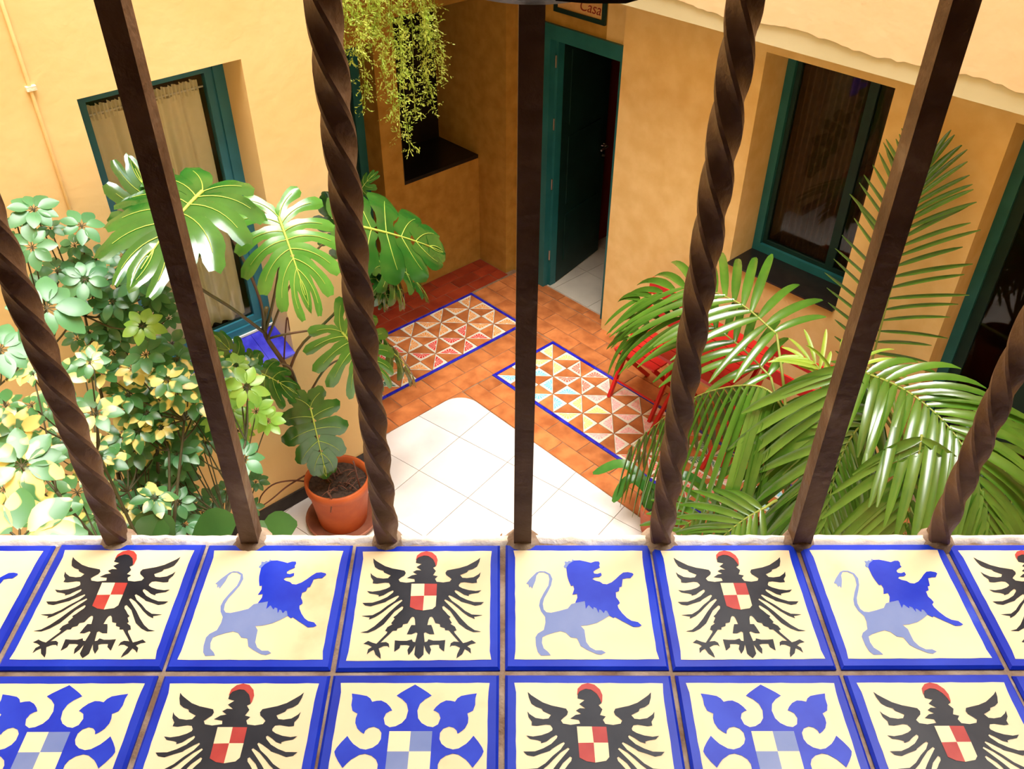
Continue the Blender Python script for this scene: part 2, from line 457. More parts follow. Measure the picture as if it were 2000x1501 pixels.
# upper storey: projecting slab, upper walls and its pale lower band
XS = 1.25; YS = -.35; CZ2 = 2.90
ceiling = wall('ceiling', [(-.62, YP, CZ2, XS, TH, CZ2+.22), (XS, YS, SOFFIT, 6.4, TH, CZ2+.22)], M['band'])
wall('wall_upper_back', [(.75, YP, CZ2+.22, 1.0, YS, TOP)], M['upper'])
wall('wall_upper_right', [(.75, YS, CZ2+.22, 6.4, YS+.25, TOP)], M['upper'])
# ragged plaster skin over the upper wall, leaving the pale band at the bottom
def ragged(name, x0, x1, y, z0, z1, mt):
    mb = MB(); n = 150; vs = []; fs = []
    rr = random.Random(3); zz = z0
    for i in range(n+1):
        x = x0+(x1-x0)*i/n
        zz = z0 + .012*sin(x*7)+.006*rr.uniform(-1, 1)
        for yy in (y, y-.012): vs += [(x, yy, zz), (x, yy, z1)]
    for i in range(n):
        a = i*4; b = a+4
        fs += [(a+2, b+2, b+3, a+3), (a, b, b+2, a+2)]
    mb.add(vs, fs)
    return struct(mb.build(name, mt, loc=(0,0,0)))
ragged('trim_1', XS, 6.2, YS-.0005, SOFFIT+.098, TOP, M['upper'])
# remaining courtyard walls beside the window we look out of
SX = Vector((0.678275, 0.734808)); SY = Vector((-0.734808, 0.678275)); SANG = math.atan2(SX.y, SX.x)
SZ = CAM.z - .645                               # top of the tiled sill
def SP(a, b, z): return Vector((CAM.x+SX.x*a+SY.x*b, CAM.y+SX.y*a+SY.y*b, z))
e1 = SP(1.7, .59, 0); e0 = SP(-1.7, .59, 0)
wall('wall_near_right', [(e1.x, e1.y, -.1, e1.x+.3, 0.3, TOP)], M['peach'])
wall('wall_near_left', [(XP-.34, e0.y-.3, -.1, e0.x, e0.y, TOP)], M['peach'])
def slocal(name, boxes, mt, z=0.0):
    mb = MB()
    for b in boxes: mb.box(*b)
    o = mb.build(name, mt, loc=(0,0,0)); o.location = (CAM.x, CAM.y, 0); o.rotation_euler = (0,0,SANG)
    return struct(o)
OX0, OX1, OZ1 = -.72, .80, 5.05                 # opening of our window
slocal('wall_near', [(-1.9, .27, -.1, 1.9, .584, SZ-.05), (-1.9, .27, OZ1, 1.9, .584, TOP),
                     (-1.9, .27, SZ-.05, OX0, .584, OZ1), (OX1, .27, SZ-.05, 1.9, .584, OZ1)], M['peach'])
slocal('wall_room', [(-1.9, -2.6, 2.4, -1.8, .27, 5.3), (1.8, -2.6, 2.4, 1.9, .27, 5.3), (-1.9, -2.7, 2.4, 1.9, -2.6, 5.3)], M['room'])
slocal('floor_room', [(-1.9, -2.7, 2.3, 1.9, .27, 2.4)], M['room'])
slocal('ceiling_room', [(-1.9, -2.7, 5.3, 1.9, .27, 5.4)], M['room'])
# skirting
MB().box(XP, -5.4, 0, XP+.014, YP+.004, .095).build('baseboard_left', M['base'], loc=(0,0,0))['kind'] = 'structure'

# ---- dim rooms behind the openings
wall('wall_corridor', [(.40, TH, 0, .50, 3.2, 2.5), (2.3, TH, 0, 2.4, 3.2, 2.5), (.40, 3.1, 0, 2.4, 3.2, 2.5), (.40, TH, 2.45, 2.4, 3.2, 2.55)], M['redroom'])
cf = struct(MB().box(.40, .12, -.15, 2.4, 3.2, -.006).build('floor_corridor', M['marble_joint'], loc=(0,0,0)))
for i in range(5):
    for j in range(7):
        MB().box(.42+i*.40+.002, .125+j*.42+.002, -.02, .42+(i+1)*.40-.002, .125+(j+1)*.42-.002, 0).build('marble_slab', M['dimmarble'], cf)
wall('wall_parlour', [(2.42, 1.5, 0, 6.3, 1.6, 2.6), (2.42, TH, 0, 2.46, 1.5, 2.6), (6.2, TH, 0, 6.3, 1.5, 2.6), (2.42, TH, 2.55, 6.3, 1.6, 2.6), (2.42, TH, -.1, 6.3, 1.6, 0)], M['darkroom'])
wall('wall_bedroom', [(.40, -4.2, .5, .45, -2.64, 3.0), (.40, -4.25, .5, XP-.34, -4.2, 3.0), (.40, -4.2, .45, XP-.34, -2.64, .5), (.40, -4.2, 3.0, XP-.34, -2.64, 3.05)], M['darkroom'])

# ---- door_1: teal frame, leaf standing open inwards
def frame_xz(mb, x0, x1, z0, z1, y0, y1, w, bottom=False, wt=None):
    wt = wt or w
    mb.box(x0, y0, z0, x0+w, y1, z1); mb.box(x1-w, y0, z0, x1, y1, z1); mb.box(x0+w, y0, z1-wt, x1-w, y1, z1)
    if bottom: mb.box(x0+w, y0, z0, x1-w, y1, z0+wt)
    return mb
d1 = bpy.data.objects.new('door_1', None); col.objects.link(d1); d1.location = (.66, .12, 0); W[d1] = Vector((.66, .12, 0)); struct(d1)
mb = MB(); frame_xz(mb, .655, 1.495, 0, 2.205, .075, .20, .085, wt=.105)
mb.box(.74, .135, 0, .765, .20, 2.10)
mb.build('door_frame', M['teal'], d1)
lw, la = .70, radians(101)
ld = Vector((cos(la), sin(la), 0)); ln = Vector((-ld.y, ld.x, 0))
hp = Vector((.765, .205, 0))
def leafbox(mb, a0, a1, n0, n1, z0, z1):
    vs = [hp+ld*a+ln*n+Vector((0,0,z)) for z in (z0, z1) for a, n in ((a0,n0),(a1,n0),(a1,n1),(a0,n1))]
    return mb.add(vs, [(3,2,1,0),(4,5,6,7),(0,1,5,4),(1,2,6,5),(2,3,7,6),(3,0,4,7)])
leaf = leafbox(MB(), 0, lw, 0, .04, .01, 2.095).build('door_leaf', M['teal_dark'], d1)
for z0, z1 in ((.18,.62),(.72,1.30),(1.40,1.98)):
    leafbox(MB(), .10, lw-.10, -.008, .002, z0, z1).build('door_panel', M['teal_dark'], leaf)
mb = MB(); k0 = hp+ld*(lw-.06)-ln*.012
mb.lathe([(.0,.0),(.026,.0),(.026,.008),(.012,.012)], k0+Vector((0,0,1.05)), 14)
mb.tube([k0+Vector((0,0,1.05)), k0-ln*.045+Vector((0,0,1.05)), k0-ln*.05-ld*.11+Vector((0,0,1.05))], .009, 8)
mb.tube([k0+Vector((0,0,.96)), k0-ln*.02+Vector((0,0,.96))], .012, 8)
mb.build('door_handle', M['steel'], leaf)
for z in (.30, .95, 1.45, 1.93):
    MB().tube([(.752,.128,z-.045),(.752,.128,z+.045)], .007, 8).build('hinge', M['steel'], d1)

# ---- framed openings of the right wall
def window_frame(name, x0, x1, z0, z1, y, parent_loc):
    w = bpy.data.objects.new(name, None); col.objects.link(w); w.location = parent_loc; W[w] = Vector(parent_loc); struct(w)
    return w
w2 = window_frame('window_2', W2X0, W2X1, W2Z, ZT, .25, (W2X0, .25, W2Z))
frame_xz(MB(), W2X0, W2X1, W2Z+.012, ZT, .235, .30, .055, True).build('window_frame', M['teal'], w2)
xm = W2X0+.055+.50
for a, b in ((W2X0+.055, xm), (xm, W2X1-.055)):
    sh = frame_xz(MB(), a, b, W2Z+.067, ZT-.055, .262, .295, .028, True).build('sash', M['teal_dark'], w2)
    MB().box(a+.028, .276, W2Z+.095, b-.028, .281, ZT-.083).build('pane', M['glass'], sh)
sl = MB().box(W2X0+.001, -.05, W2Z, W2X1-.001, .235, W2Z+.012).build('window_sill', M['black'], w2)
MB().box(W2X0+.001, .235, W2Z, W2X1-.001, .32, W2Z+.012).build('window_sill', M['black'], w2)

d3 = window_frame('door_3', D3X0, D3X1, 0, ZT, .2, (D3X0, .2, 0))
frame_xz(MB(), D3X0, D3X1, 0, ZT, .19, .26, .06).build('door_frame', M['teal'], d3)
for a, b in ((D3X0+.06, 4.475), (4.475, D3X1-.06)):
    sh = frame_xz(MB(), a, b, .01, ZT-.06, .215, .25, .06, True, .09).build('door_leaf', M['teal_dark'], d3)
    MB().box(a+.06, .229, .10, b-.06, .234, ZT-.15).build('pane', M['glass'], sh)

# ---- door_2 in the back wall
d2 = window_frame('door_2', 0, 0, 0, 0, 0, (-D2D, D2Y1, 0))
def frame_yz(mb, y0, y1, z0, z1, x0, x1, w, bottom=False, wt=None):
    wt = wt or w
    mb.box(x0, y0, z0, x1, y0+w, z1); mb.box(x0, y1-w, z0, x1, y1, z1); mb.box(x0, y0+w, z1-wt, x1, y1-w, z1)
    if bottom: mb.box(x0, y0+w, z0, x1, y1-w, z0+wt)
    return mb
frame_yz(MB(), D2Y0, D2Y1, 0, 2.118, -D2D-.05, -D2D+.02, .075).build('door_frame', M['teal'], d2)
lf = MB().box(-D2D-.045, D2Y0+.075, .01, -D2D-.005, D2Y1-.075, 2.04).build('door_leaf', M['teal_dark'], d2)
for z0, z1 in ((.15,.95),(1.1,1.9)):
    MB().box(-D2D-.006, D2Y0+.2, z0, -D2D+.003, D2Y1-.2, z1).build('door_panel', M['teal_dark'], lf)

# ---- niche lining: black stone sill and dark back
nc = struct(MB().box(-ND, NY0+.001, NZ0-.03, .0, -.001, NZ0).build('trim_2', M['black'], loc=(0,0,0)))
struct(MB().box(-ND, NY0+.001, NZ0+.001, -ND+.01, -.001, NZ1-.001).build('trim_3', M['black'], loc=(0,0,0)))
struct(MB().box(-ND+.011, NY0+.001, NZ0+.001, -.001, NY0+.008, NZ1-.001).build('trim_4', M['black'], loc=(0,0,0)))

# ---- window_1 in the peach wall
FX = 1.31
w1 = window_frame('window_1', 0, 0, 0, 0, 0, (FX, W1Y1, W1Z0))
frame_yz(MB(), W1Y0, W1Y1, 1.20, W1Z1, FX-.05, FX+.012, .055, True).build('window_frame', M['teal_blue'], w1)
sh = frame_yz(MB(), W1Y0+.055, W1Y1-.055, 1.255, W1Z1-.055, FX-.04, FX-.002, .040, True).build('sash', M['teal_blue'], w1)
MB().box(FX-.022, W1Y0+.095, 1.295, FX-.017, W1Y1-.095, W1Z1-.095).build('pane', M['glass'], sh)
MB().box(FX+.012, W1Y0+.001, 1.20, FX+.022, W1Y1-.001, 1.212).build('sill_strip', M['white_paint'], w1)
n = 5
for i in range(n):                              # sloping ledge of blue glazed tiles
    y0 = W1Y0+(W1Y1-W1Y0)*i/n+.001; y1 = W1Y0+(W1Y1-W1Y0)*(i+1)/n-.001
    vs = []
    for x, z in ((FX+.012, 1.20), (XP+.018, 1.105)):
        vs += [(x,y0,z-.012),(x,y1,z-.012),(x,y0,z),(x,y1,z)]
    MB().add(vs, [(0,1,3,2),(4,6,7,5),(2,3,7,6),(0,4,5,1),(0,2,6,4),(1,5,7,3)]).build('ledge_tile', M['ledge_blue'], w1)
MB().add([(XP-.34,W1Y0+.001,1.09),(XP+.001,W1Y0+.001,1.09),(XP+.001,W1Y0+.001,1.095),(FX,W1Y0+.001,1.187),(XP-.34,W1Y0+.001,1.187),
          (XP-.34,W1Y1-.001,1.09),(XP+.001,W1Y1-.001,1.09),(XP+.001,W1Y1-.001,1.095),(FX,W1Y1-.001,1.187),(XP-.34,W1Y1-.001,1.187)],
         [(0,1,2,3,4),(9,8,7,6,5),(1,6,7,2),(2,7,8,3),(3,8,9,4),(0,5,6,1),(4,9,5,0)]).build('ledge_bed', M['grout'], w1)

# ================================================================== tiled window sill
EAGLE_HALF = [(0,235),(-93,235),(-168,224),(-228,235),(-243,262),(-224,283),(-192,310),(-183,337),(-197,365),(-241,376),(-311,392),(-382,420),(-438,459),(-476,487),(-503,515),(-495,464),(-475,409),(-438,381),(-394,365),(-383,343),(-320,310),(-342,278),(-384,273),(-444,283),(-490,316),(-509,341),(-500,289),(-474,251),(-477,219),(-436,214),(-362,227),(-328,222),(-312,193),(-315,177),(-346,156),(-402,135),(-468,124),(-519,132),(-491,104),(-431,93),(-405,83),(-407,67),(-363,83),(-325,114),(-286,138),(-276,127),(-283,109),(-328,62),(-390,26),(-454,1),(-544,-1),(-516,-30),(-465,-40),(-402,-15),(-339,6),(-324,21),(-262,62),(-230,80),(-222,67),(-257,16),(-318,-35),(-377,-95),(-438,-135),(-534,-143),(-493,-153),(-459,-160),(-466,-184),(-411,-155),(-352,-105),(-315,-65),(-255,-5),(-197,34),(-187,21),(-243,-45),(-294,-106),(-351,-185),(-408,-253),(-466,-301),(-524,-317),(-456,-322),(-396,-291),(-330,-234),(-288,-165),(-246,-96),(-186,-40),(-173,-50),(-179,-76),(-205,-106),(-226,-135),(-252,-160),(-239,-175),(-266,-224),(-253,-234),(-294,-263),(-310,-301),(-289,-311),(-295,-330),(-337,-387),(-371,-434),(-404,-424),(-446,-404),(-482,-433),(-441,-443),(-407,-466),(-436,-489),(-441,-540),(-417,-512),(-388,-494),(-367,-544),(-319,-585),(-324,-544),(-347,-480),(-306,-457),(-274,-457),(-258,-476),(-265,-434),(-290,-417),(-326,-420),(-337,-424),(-306,-382),(-264,-330),(-242,-301),(-210,-301),(-205,-277),(-166,-263),(-160,-234),(-121,-224),(-101,-175),(-86,-155),(-70,-160),(-61,-185),(-53,-244),(-87,-244),(-100,-277),(-119,-340),(-79,-340),(-41,-319),(-28,-330),(-33,-368),(-41,-420),(-61,-415),(-71,-392),(-113,-406),(-169,-406),(-217,-401),(-212,-517),(-170,-480),(-165,-448),(-110,-448),(-85,-457),(-101,-499),(-89,-549),(-58,-508),(-37,-453),(-39,-545),(-22,-568),(-4,-592)]
EAGLE_HEAD = [(-90,203),(-93,235),(-99,267),(-168,278),(-124,310),(-78,319),(-119,348),(-86,370),(-39,367),(-89,406),(-44,442),(-100,458),(-96,498),(-81,520),(-30,543),(14,537),(60,497),(80,453),(91,414),(66,397),(94,359),(71,310),(115,297),(91,267),(106,235),(120,203)]
EAGLE_CAP = [(-96,492),(-102,486),(-95,543),(-59,582),(-8,597),(46,582),(88,537),(104,486),(98,430),(91,414),(80,453),(60,497),(14,537),(-30,543),(-81,520)]
EAGLE_SHIELD = [[(-120,208),(-2,208),(3,72),(-117,69)],[(-2,208),(112,206),(115,72),(3,72)],[(-117,69),(3,72),(3,-91),(-60,-81),(-115,-51)],[(3,72),(115,72),(114,-46),(87,-76),(3,-91)]]
LION_MANE = [(-122,387),(-98,432),(-43,476),(9,479),(60,465),(111,448),(151,465),(186,465),(195,443),(186,409),(193,393),(148,365),(127,343),(132,321),(161,316),(196,330),(201,299),(175,278),(132,276),(112,256),(138,237),(179,224),(203,200),(240,195),(285,218),(326,256),(365,299),(402,332),(445,337),(487,326),(496,310),(464,267),(430,267),(390,256),(382,213),(373,170),(351,160),(343,118),(312,102),(311,45),(329,14),(338,-17),(315,-42),(320,-73),(348,-128),(384,-178),(421,-208),(476,-222),(505,-257),(479,-271),(430,-274),(385,-242),(339,-212),(279,-168),(265,-180),(231,-153),(215,-103),(199,-98),(184,-128),(162,-93),(146,-88),(139,-128),(123,-73),(99,-62),(93,-88),(59,-42),(50,-47),(27,-83),(25,4),(-63,-16),(-39,45),(-41,87),(-83,76),(-63,139),(-69,181),(-90,176),(-108,235),(-118,289)]
LION_BODY = [(-63,-16),(25,4),(27,-83),(50,-47),(59,-42),(93,-88),(99,-62),(123,-73),(139,-128),(146,-88),(162,-93),(184,-128),(199,-98),(215,-103),(231,-153),(170,-197),(111,-232),(28,-256),(-29,-261),(1,-304),(4,-371),(8,-428),(36,-480),(81,-512),(136,-512),(166,-535),(125,-556),(86,-549),(11,-508),(-42,-470),(-69,-390),(-124,-381),(-162,-333),(-209,-317),(-266,-333),(-331,-357),(-367,-380),(-373,-437),(-359,-493),(-321,-530),(-302,-562),(-384,-565),(-411,-530),(-425,-465),(-427,-380),(-406,-342),(-353,-304),(-336,-226),(-337,-167),(-372,-107),(-387,-47),(-377,15),(-341,97),(-296,182),(-285,257),(-292,305),(-334,335),(-377,333),(-403,294),(-413,235),(-445,145),(-457,171),(-470,155),(-477,193),(-498,203),(-464,257),(-429,300),(-402,333),(-368,349),(-321,346),(-275,316),(-256,257),(-271,182),(-303,108),(-339,35),(-353,-26),(-347,-87),(-323,-117),(-282,-122),(-208,-102),(-133,-77),(-97,-27)]
LION_CROWN = [(-139,387),(-147,404),(-131,432),(-135,465),(-105,460),(-96,474),(-70,465),(-60,493),(-42,476),(-98,426),(-122,385)]
CROSS_QUARTER = [(-17,584),(44,544),(93,510),(126,482),(75,449),(36,407),(20,348),(31,281),(61,240),(108,212),(153,204),(192,228),(208,281),(194,323),(166,343),(147,349),(167,381),(200,415),(244,438),(282,436),(317,427),(335,457),(365,479),(426,492),(491,502),(481,457),(481,397),(465,347),(421,322),(430,281),(428,240),(407,195),(378,167),(349,147),(341,175),(317,199),(279,209),(236,191),(212,155),(211,103),(229,64),(267,33),(319,17),(362,25),(419,63),(448,95),(475,131),(515,79),(545,32),(557,1)]
sill = MB().box(-.86, .262, -.06, .94, .5845, -.0035).build('window_sill', M['grout'], loc=(0,0,0))
sill.location = (CAM.x, CAM.y, SZ); sill.rotation_euler = (0,0,SANG); W[sill] = Vector((0,0,0)); struct(sill)
TS = .1375; G = .1415
def mm(pts, dx=0): return [((x+dx)*1e-4, y*1e-4) for x, y in pts]
half = mm(EAGLE_HALF)
body_l = [(.0003 if x > -.0007 else x, y) for x, y in half]
body_r = [(-x, y) for x, y in body_l]
HF = .0600
def flats(name, polys, z, mt):
    b = MB()
    for p in polys: b.flat(p, z)
    return b.mesh(name, mt)
me_tile = MB().cbox(-TS/2, -TS/2, -.016, TS/2, TS/2, 0, .0022).mesh('sill_tile', M['t_blue'])
rr = random.Random(5)
fld = []
for c0, c1 in (((-HF,HF),(HF,HF)), ((HF,HF),(HF,-HF)), ((HF,-HF),(-HF,-HF)), ((-HF,-HF),(-HF,HF))):
    for i in range(14):
        t = i/14; k = .0004 if i else -.0012
        x = c0[0]+(c1[0]-c0[0])*t; y = c0[1]+(c1[1]-c0[1])*t
        fld.append((x*(1+rr.uniform(-.004,.004)) + (k*(1 if x < 0 else -1) if i == 0 else 0), y*(1+rr.uniform(-.004,.004))))
me_field = flats('cream_field', [fld], .0003, M['t_cream'])
sh4 = [mm(s) for s in EAGLE_SHIELD]
me_eagle = [flats('eagle', [body_l, body_r, mm(EAGLE_HEAD)], .0006, M['t_black']),
            flats('eagle_cap', [mm(EAGLE_CAP)], .0009, M['t_red']),
            flats('shield_red_quarters', [sh4[1], sh4[2]], .0009, M['t_red']),
            flats('shield_cream_quarters', [sh4[0], sh4[3]], .0009, M['t_cream'])]
me_lion = [flats('lion_body', [mm(LION_BODY)], .0006, M['t_light']), flats('lion_mane', [mm(LION_MANE)], .0007, M['t_blue2']),
           flats('lion_crown', [mm(LION_CROWN)], .0006, M['t_light'])]
q = mm(CROSS_QUARTER, 17); q[0] = (0, q[0][1]); q[-1] = (q[-1][0], 0)
q = q + [(0, 0)]
qs = [q, [(-x, y) for x, y in q], [(x, -y) for x, y in q], [(-x, -y) for x, y in q]]
a = .0168
me_cross = [flats('cross', qs, .0006, M['t_blue2']),
            flats('shield_pale_quarters', [[(0,0),(a,0),(a,a),(0,a)], [(-a,-a),(0,-a),(0,0),(-a,0)]], .0009, M['t_light']),
            flats('shield_cream_quarters', [[(-a,0),(0,0),(0,a),(-a,a)], [(0,-a),(a,-a),(a,0),(0,0)]], .0009, M['t_cream'])]
for row, cy in ((0, .5062), (1, .3632)):
    for k in range(-6, 7):
        cx = -.003 + G*(k+.5)
        if cx-TS/2 < -.86 or cx+TS/2 > .94: continue
        t = inst('sill_tile', me_tile, sill, (cx+rr.uniform(-.0008,.0008), cy+rr.uniform(-.0006,.0006), rr.uniform(-.0007,.0007)), radians(rr.uniform(-.4,.4)))
        motif = (me_eagle if k % 2 else me_lion) if row == 0 else (me_cross if k % 2 else me_eagle)
        for me in [me_field] + motif: inst(me.name.split('.')[0], me, t, (0,0,0))
# whitewashed mortar along the outer edge, ragged towards the tiles
vs = []; fs = []; n = 240
for i in range(n+1):
    x = -.86+1.80*i/n
    y = .5762+.0022*sin(x*31)+.0022*rr.uniform(-1,1)
    z = .0012+.0008*rr.uniform(-1,1)
    vs += [(x, y, -.004), (x, y+.003, z), (x, .5848, z+.0003), (x, .5860, -.03)]
for i in range(n):
    for j in range(3): fs.append((i*4+j, i*4+4+j, i*4+5+j, i*4+1+j))
MB().add(vs, fs).build('mortar_edge', M['whitewash'], sill, smooth=True)

# ================================================================== iron grille
gr = thing('window_grille', SP(.016, .5815, SZ), 'brown iron window grille of alternating twisted and square bars set in the tiled sill', 'window grille', rot=SANG)
BH = OZ1 - SZ + .01
def square_bar(x, s):
    MB().box(x-s/2, -s/2, -.012, x+s/2, s/2, BH).build('square_bar', M['iron'], gr)
def twisted_bar(x, s, ph):
    n = 260; mb = MB(); vs = []; fs = []
    ring = []
    for k in range(4):                      # four flat faces and four narrow worn edges
        b0 = k*pi/2+.14; b1 = (k+1)*pi/2-.14; b2 = (k+1)*pi/2+.14
        A = Vector((cos(b0), sin(b0))); B = Vector((cos(b1), sin(b1))); C = Vector((cos(b2), sin(b2)))
        ring += [A, A.lerp(B, .5)*.97, B, B, C]
    m_ = len(ring); r = s*.685
    for i in range(n+1):
        z = -.012+(BH+.012)*i/n
        a = ph - z/.084*pi; ca_, sa_ = cos(a), sin(a)
        for q in ring: vs.append((x+r*(q.x*ca_-q.y*sa_), r*(q.x*sa_+q.y*ca_), z))
    for i in range(n):
        for k in range(4):
            o = k*5
            for p0, p1 in ((o, o+1), (o+1, o+2), (o+3, o+4)):
                fs.append((i*m_+p0, i*m_+p1, (i+1)*m_+p1, (i+1)*m_+p0))
    mb.add(vs, fs).build('twisted_bar', M['iron'], gr, smooth=True)
for i, x in enumerate((-.503, -.373, -.244, -.114, .016, .149, .283, .417, .549)):
    if i % 2 == 0: square_bar(x-.016, .0165 if x < .2 else .0180)
    else: twisted_bar(x-.016, .0175, .5+i*.7)
for i, x in enumerate((-.503, -.373, -.244, -.114, .016, .149, .283, .417, .549)):      # dabs of mortar round the bar feet
    MB().lathe([(.0155+.002*(i%3), -.003),(.0135,.0022),(.0095,.0042),(.004,.0045)], (x-.016, 0, 0), 12).build('mortar_dab', M['grout'], gr, smooth=True)
# ring and strap fixed round the middle bar
zr = 3.9625-SZ
mb = MB(); mb.lathe([(.012,-.004),(.045,-.006),(.056,.002),(.056,.006),(.044,-.001),(.012,.001)], (0,0,zr), 40)
mb.build('ring_plate', M['dark_iron'], gr, smooth=True)
stp = [(.012,-.046,zr-.001),(.030,-.047,zr-.002),(.052,-.047,zr-.002),(.064,-.046,zr+.001),(.080,-.044,zr+.008),(.12,-.04,zr+.05)]
vs = []; fs = []
for x, y, z in stp: vs += [(x,y-.004,z-.0015),(x,y+.005,z-.0015),(x,y+.005,z+.001),(x,y-.004,z+.001)]
for i in range(len(stp)-1):
    for k in range(4): fs.append((i*4+k, i*4+4+k, i*4+4+(k+1)%4, i*4+(k+1)%4))
fs += [(3,2,1,0), tuple(len(vs)-4+i for i in range(4))]
MB().add(vs, fs).build('strap', M['dark_iron'], gr)

# ================================================================== curtains
def drape(name, pts_fn, n, z0, z1, mt, parent=None, loc=None, mz=10):
    vs = []; fs = []
    for i in range(n+1):
        for j in range(mz+1):
            vs.append(pts_fn(i/n, j/mz, z0+(z1-z0)*j/mz))
    for i in range(n):
        for j in range(mz):
            a0 = i*(mz+1)+j; fs.append((a0, a0+mz+1, a0+mz+2, a0+1))
    return MB().add(vs, fs).build(name, mt, parent, loc, smooth=True)
rc = thing('curtain', (FX-.10, -3.12, 1.30), 'gathered cream net curtain hanging behind the teal window in the peach wall', 'curtain')
def fold(t, s, z):
    y = -3.40+.545*t
    g = .6+.4*(1-s)
    return (FX-.055+.014*g*sin(t*46+1.3*sin(t*9))+.008*sin(t*17+s*2), y+.006*sin(t*31+s*3), z)
drape('panel', fold, 130, 1.30, 2.575, M['curtain'], rc)
drape('header', lambda t, s, z: (FX-.055+.010*sin(t*190)+.003*sin(t*77), -3.405+.55*t, z+.004*sin(t*120)*s), 200, 2.555, 2.625, M['curtain'], rc, mz=3)
rod = MB().tube([(FX-.055, W1Y0+.02, 2.585), (FX-.055, W1Y1-.02, 2.585)], .005, 8).build('rod', M['white_paint'], rc)
bc = thing('curtain', (2.9, .36, 1.1), 'dark brown pleated curtain behind the window of the ochre wall', 'curtain')
drape('panel', lambda t, s, z: (2.60+.62*t, .37+.022*sin(t*95), z), 160, 1.12, 2.44, M['brown_blind'], bc, mz=4)
MB().tube([(2.585,.37,2.44),(3.365,.37,2.44)], .008, 8).build('rod', M['dark_iron'], bc)

# ================================================================== conduit and sign
cd = thing('conduit', (XP+.009, -3.652, 0), 'thin cream-painted conduit clipped upright to the peach wall', 'pipe')
MB().tube([(XP+.009, -3.652, 0), (XP+.009, -3.652, 5.6)], .0075, 10).build('pipe', M['peach'], cd, smooth=True)
for z in (1.35, 2.845, 4.3):
    MB().box(XP, -3.668, z-.009, XP+.020, -3.630, z+.009).build('clip', M['whitewash'], cd)
sg = thing('wall_sign', (1.0, .098, 2.30), 'small framed wall sign with red lettering above the teal door', 'sign')
frame_xz(MB(), .755, 1.243, 2.297, 2.585, .078, .0995, .030, True).build('frame', M['teal_dark'], sg)
fc = MB().box(.785, .090, 2.327, 1.213, .0995, 2.555).build('face', M['sign_face'], sg)
def text(body, size, x, z, parent):
    cu = bpy.data.curves.new('lettering', 'FONT'); cu.body = body; cu.size = size; cu.shear = .25; cu.align_x = 'RIGHT'; cu.extrude = .0006
    tmp = bpy.data.objects.new('tmp', cu); col.objects.link(tmp)
    dg = bpy.context.evaluated_depsgraph_get()
    me = bpy.data.meshes.new_from_object(tmp.evaluated_get(dg)); bpy.data.objects.remove(tmp)
    me.materials.clear(); me.materials.append(M['sign_text'])
    o = bpy.data.objects.new('lettering', me); col.objects.link(o); o.parent = parent
    o.location = Vector((x, .0892, z))-W[parent]; o.rotation_euler = (pi/2, 0, 0)
    return o
text('Casa', .105, 1.195, 2.352, fc)

# ================================================================== red folding chairs and table
def bar(mb, a0, b0, w, t):
    a0, b0 = Vector(a0), Vector(b0); d = (b0-a0).normalized()
    s = d.cross(Vector((1,0,0))); s = s.normalized() if s.length > .01 else Vector((0,1,0)); u = d.cross(s).normalized()
    vs = [p+u*i*w/2+s*j*t/2 for p in (a0, b0) for i, j in ((-1,-1),(1,-1),(1,1),(-1,1))]
    return mb.add(vs, [(3,2,1,0),(4,5,6,7),(0,1,5,4),(1,2,6,5),(2,3,7,6),(3,0,4,7)])
def chair(cx, y0, label):
    w = .385; x0, x1 = cx-w/2, cx+w/2
    c = thing('folding_chair', (cx, y0-.18, 0), label, 'chair', 'red folding chairs')
    for i in range(5):
        ya = y0-.37+i*.074
        MB().box(x0+.012, ya+.004, .438, x1-.012, ya+.070, .452).build('seat_slat', M['chair_red'], c)
    for x in (x0, x1):
        bar(MB(), (x, y0-.36, 0), (x, y0+.03, .86), .022, .03).build('leg', M['chair_red'], c)
        xi = x+.026*(1 if x == x0 else -1)
        bar(MB(), (xi, y0+.05, 0), (xi, y0-.35, .436), .022, .03).build('leg', M['chair_red'], c)
    for z in (.66, .80):
        yy = y0+.03-(.86-z)*.39/.86
        MB().box(x0-.01, yy-.016, z-.045, x1+.01, yy-.002, z+.045).build('back_slat', M['chair_red'], c)
    for yy, z in ((y0-.30,.13),(y0-.01,.13)):
        MB().tube([(x0, yy, z),(x1, yy, z)], .008, 8).build('stretcher', M['chair_red'], c)
    return c
chair(2.345, -.275, 'red folding chair against the ochre wall beside the doorway')
chair(3.36, -.275, 'red folding chair against the ochre wall under the window, behind the palm')
tb = thing('folding_table', (2.86, -.47, 0), 'small red folding table between two red chairs behind palm fronds', 'table')
for i in range(6):
    y0 = -.77+i*.10
    MB().box(2.58, y0+.003, .692, 3.14, y0+.097, .708).build('top_slat', M['chair_red'], tb)
for x in (2.63, 3.09):
    bar(MB(), (x,-.75,0), (x,-.22,.692), .022, .03).build('leg', M['chair_red'], tb)
    bar(MB(), (x+.026*(1 if x < 2.8 else -1),-.20,0), (x+.026*(1 if x < 2.8 else -1),-.72,.692), .022, .03).build('leg', M['chair_red'], tb)
for y in (-.74,-.23): MB().box(2.62, y-.012, .672, 3.10, y+.012, .692).build('rail', M['chair_red'], tb)

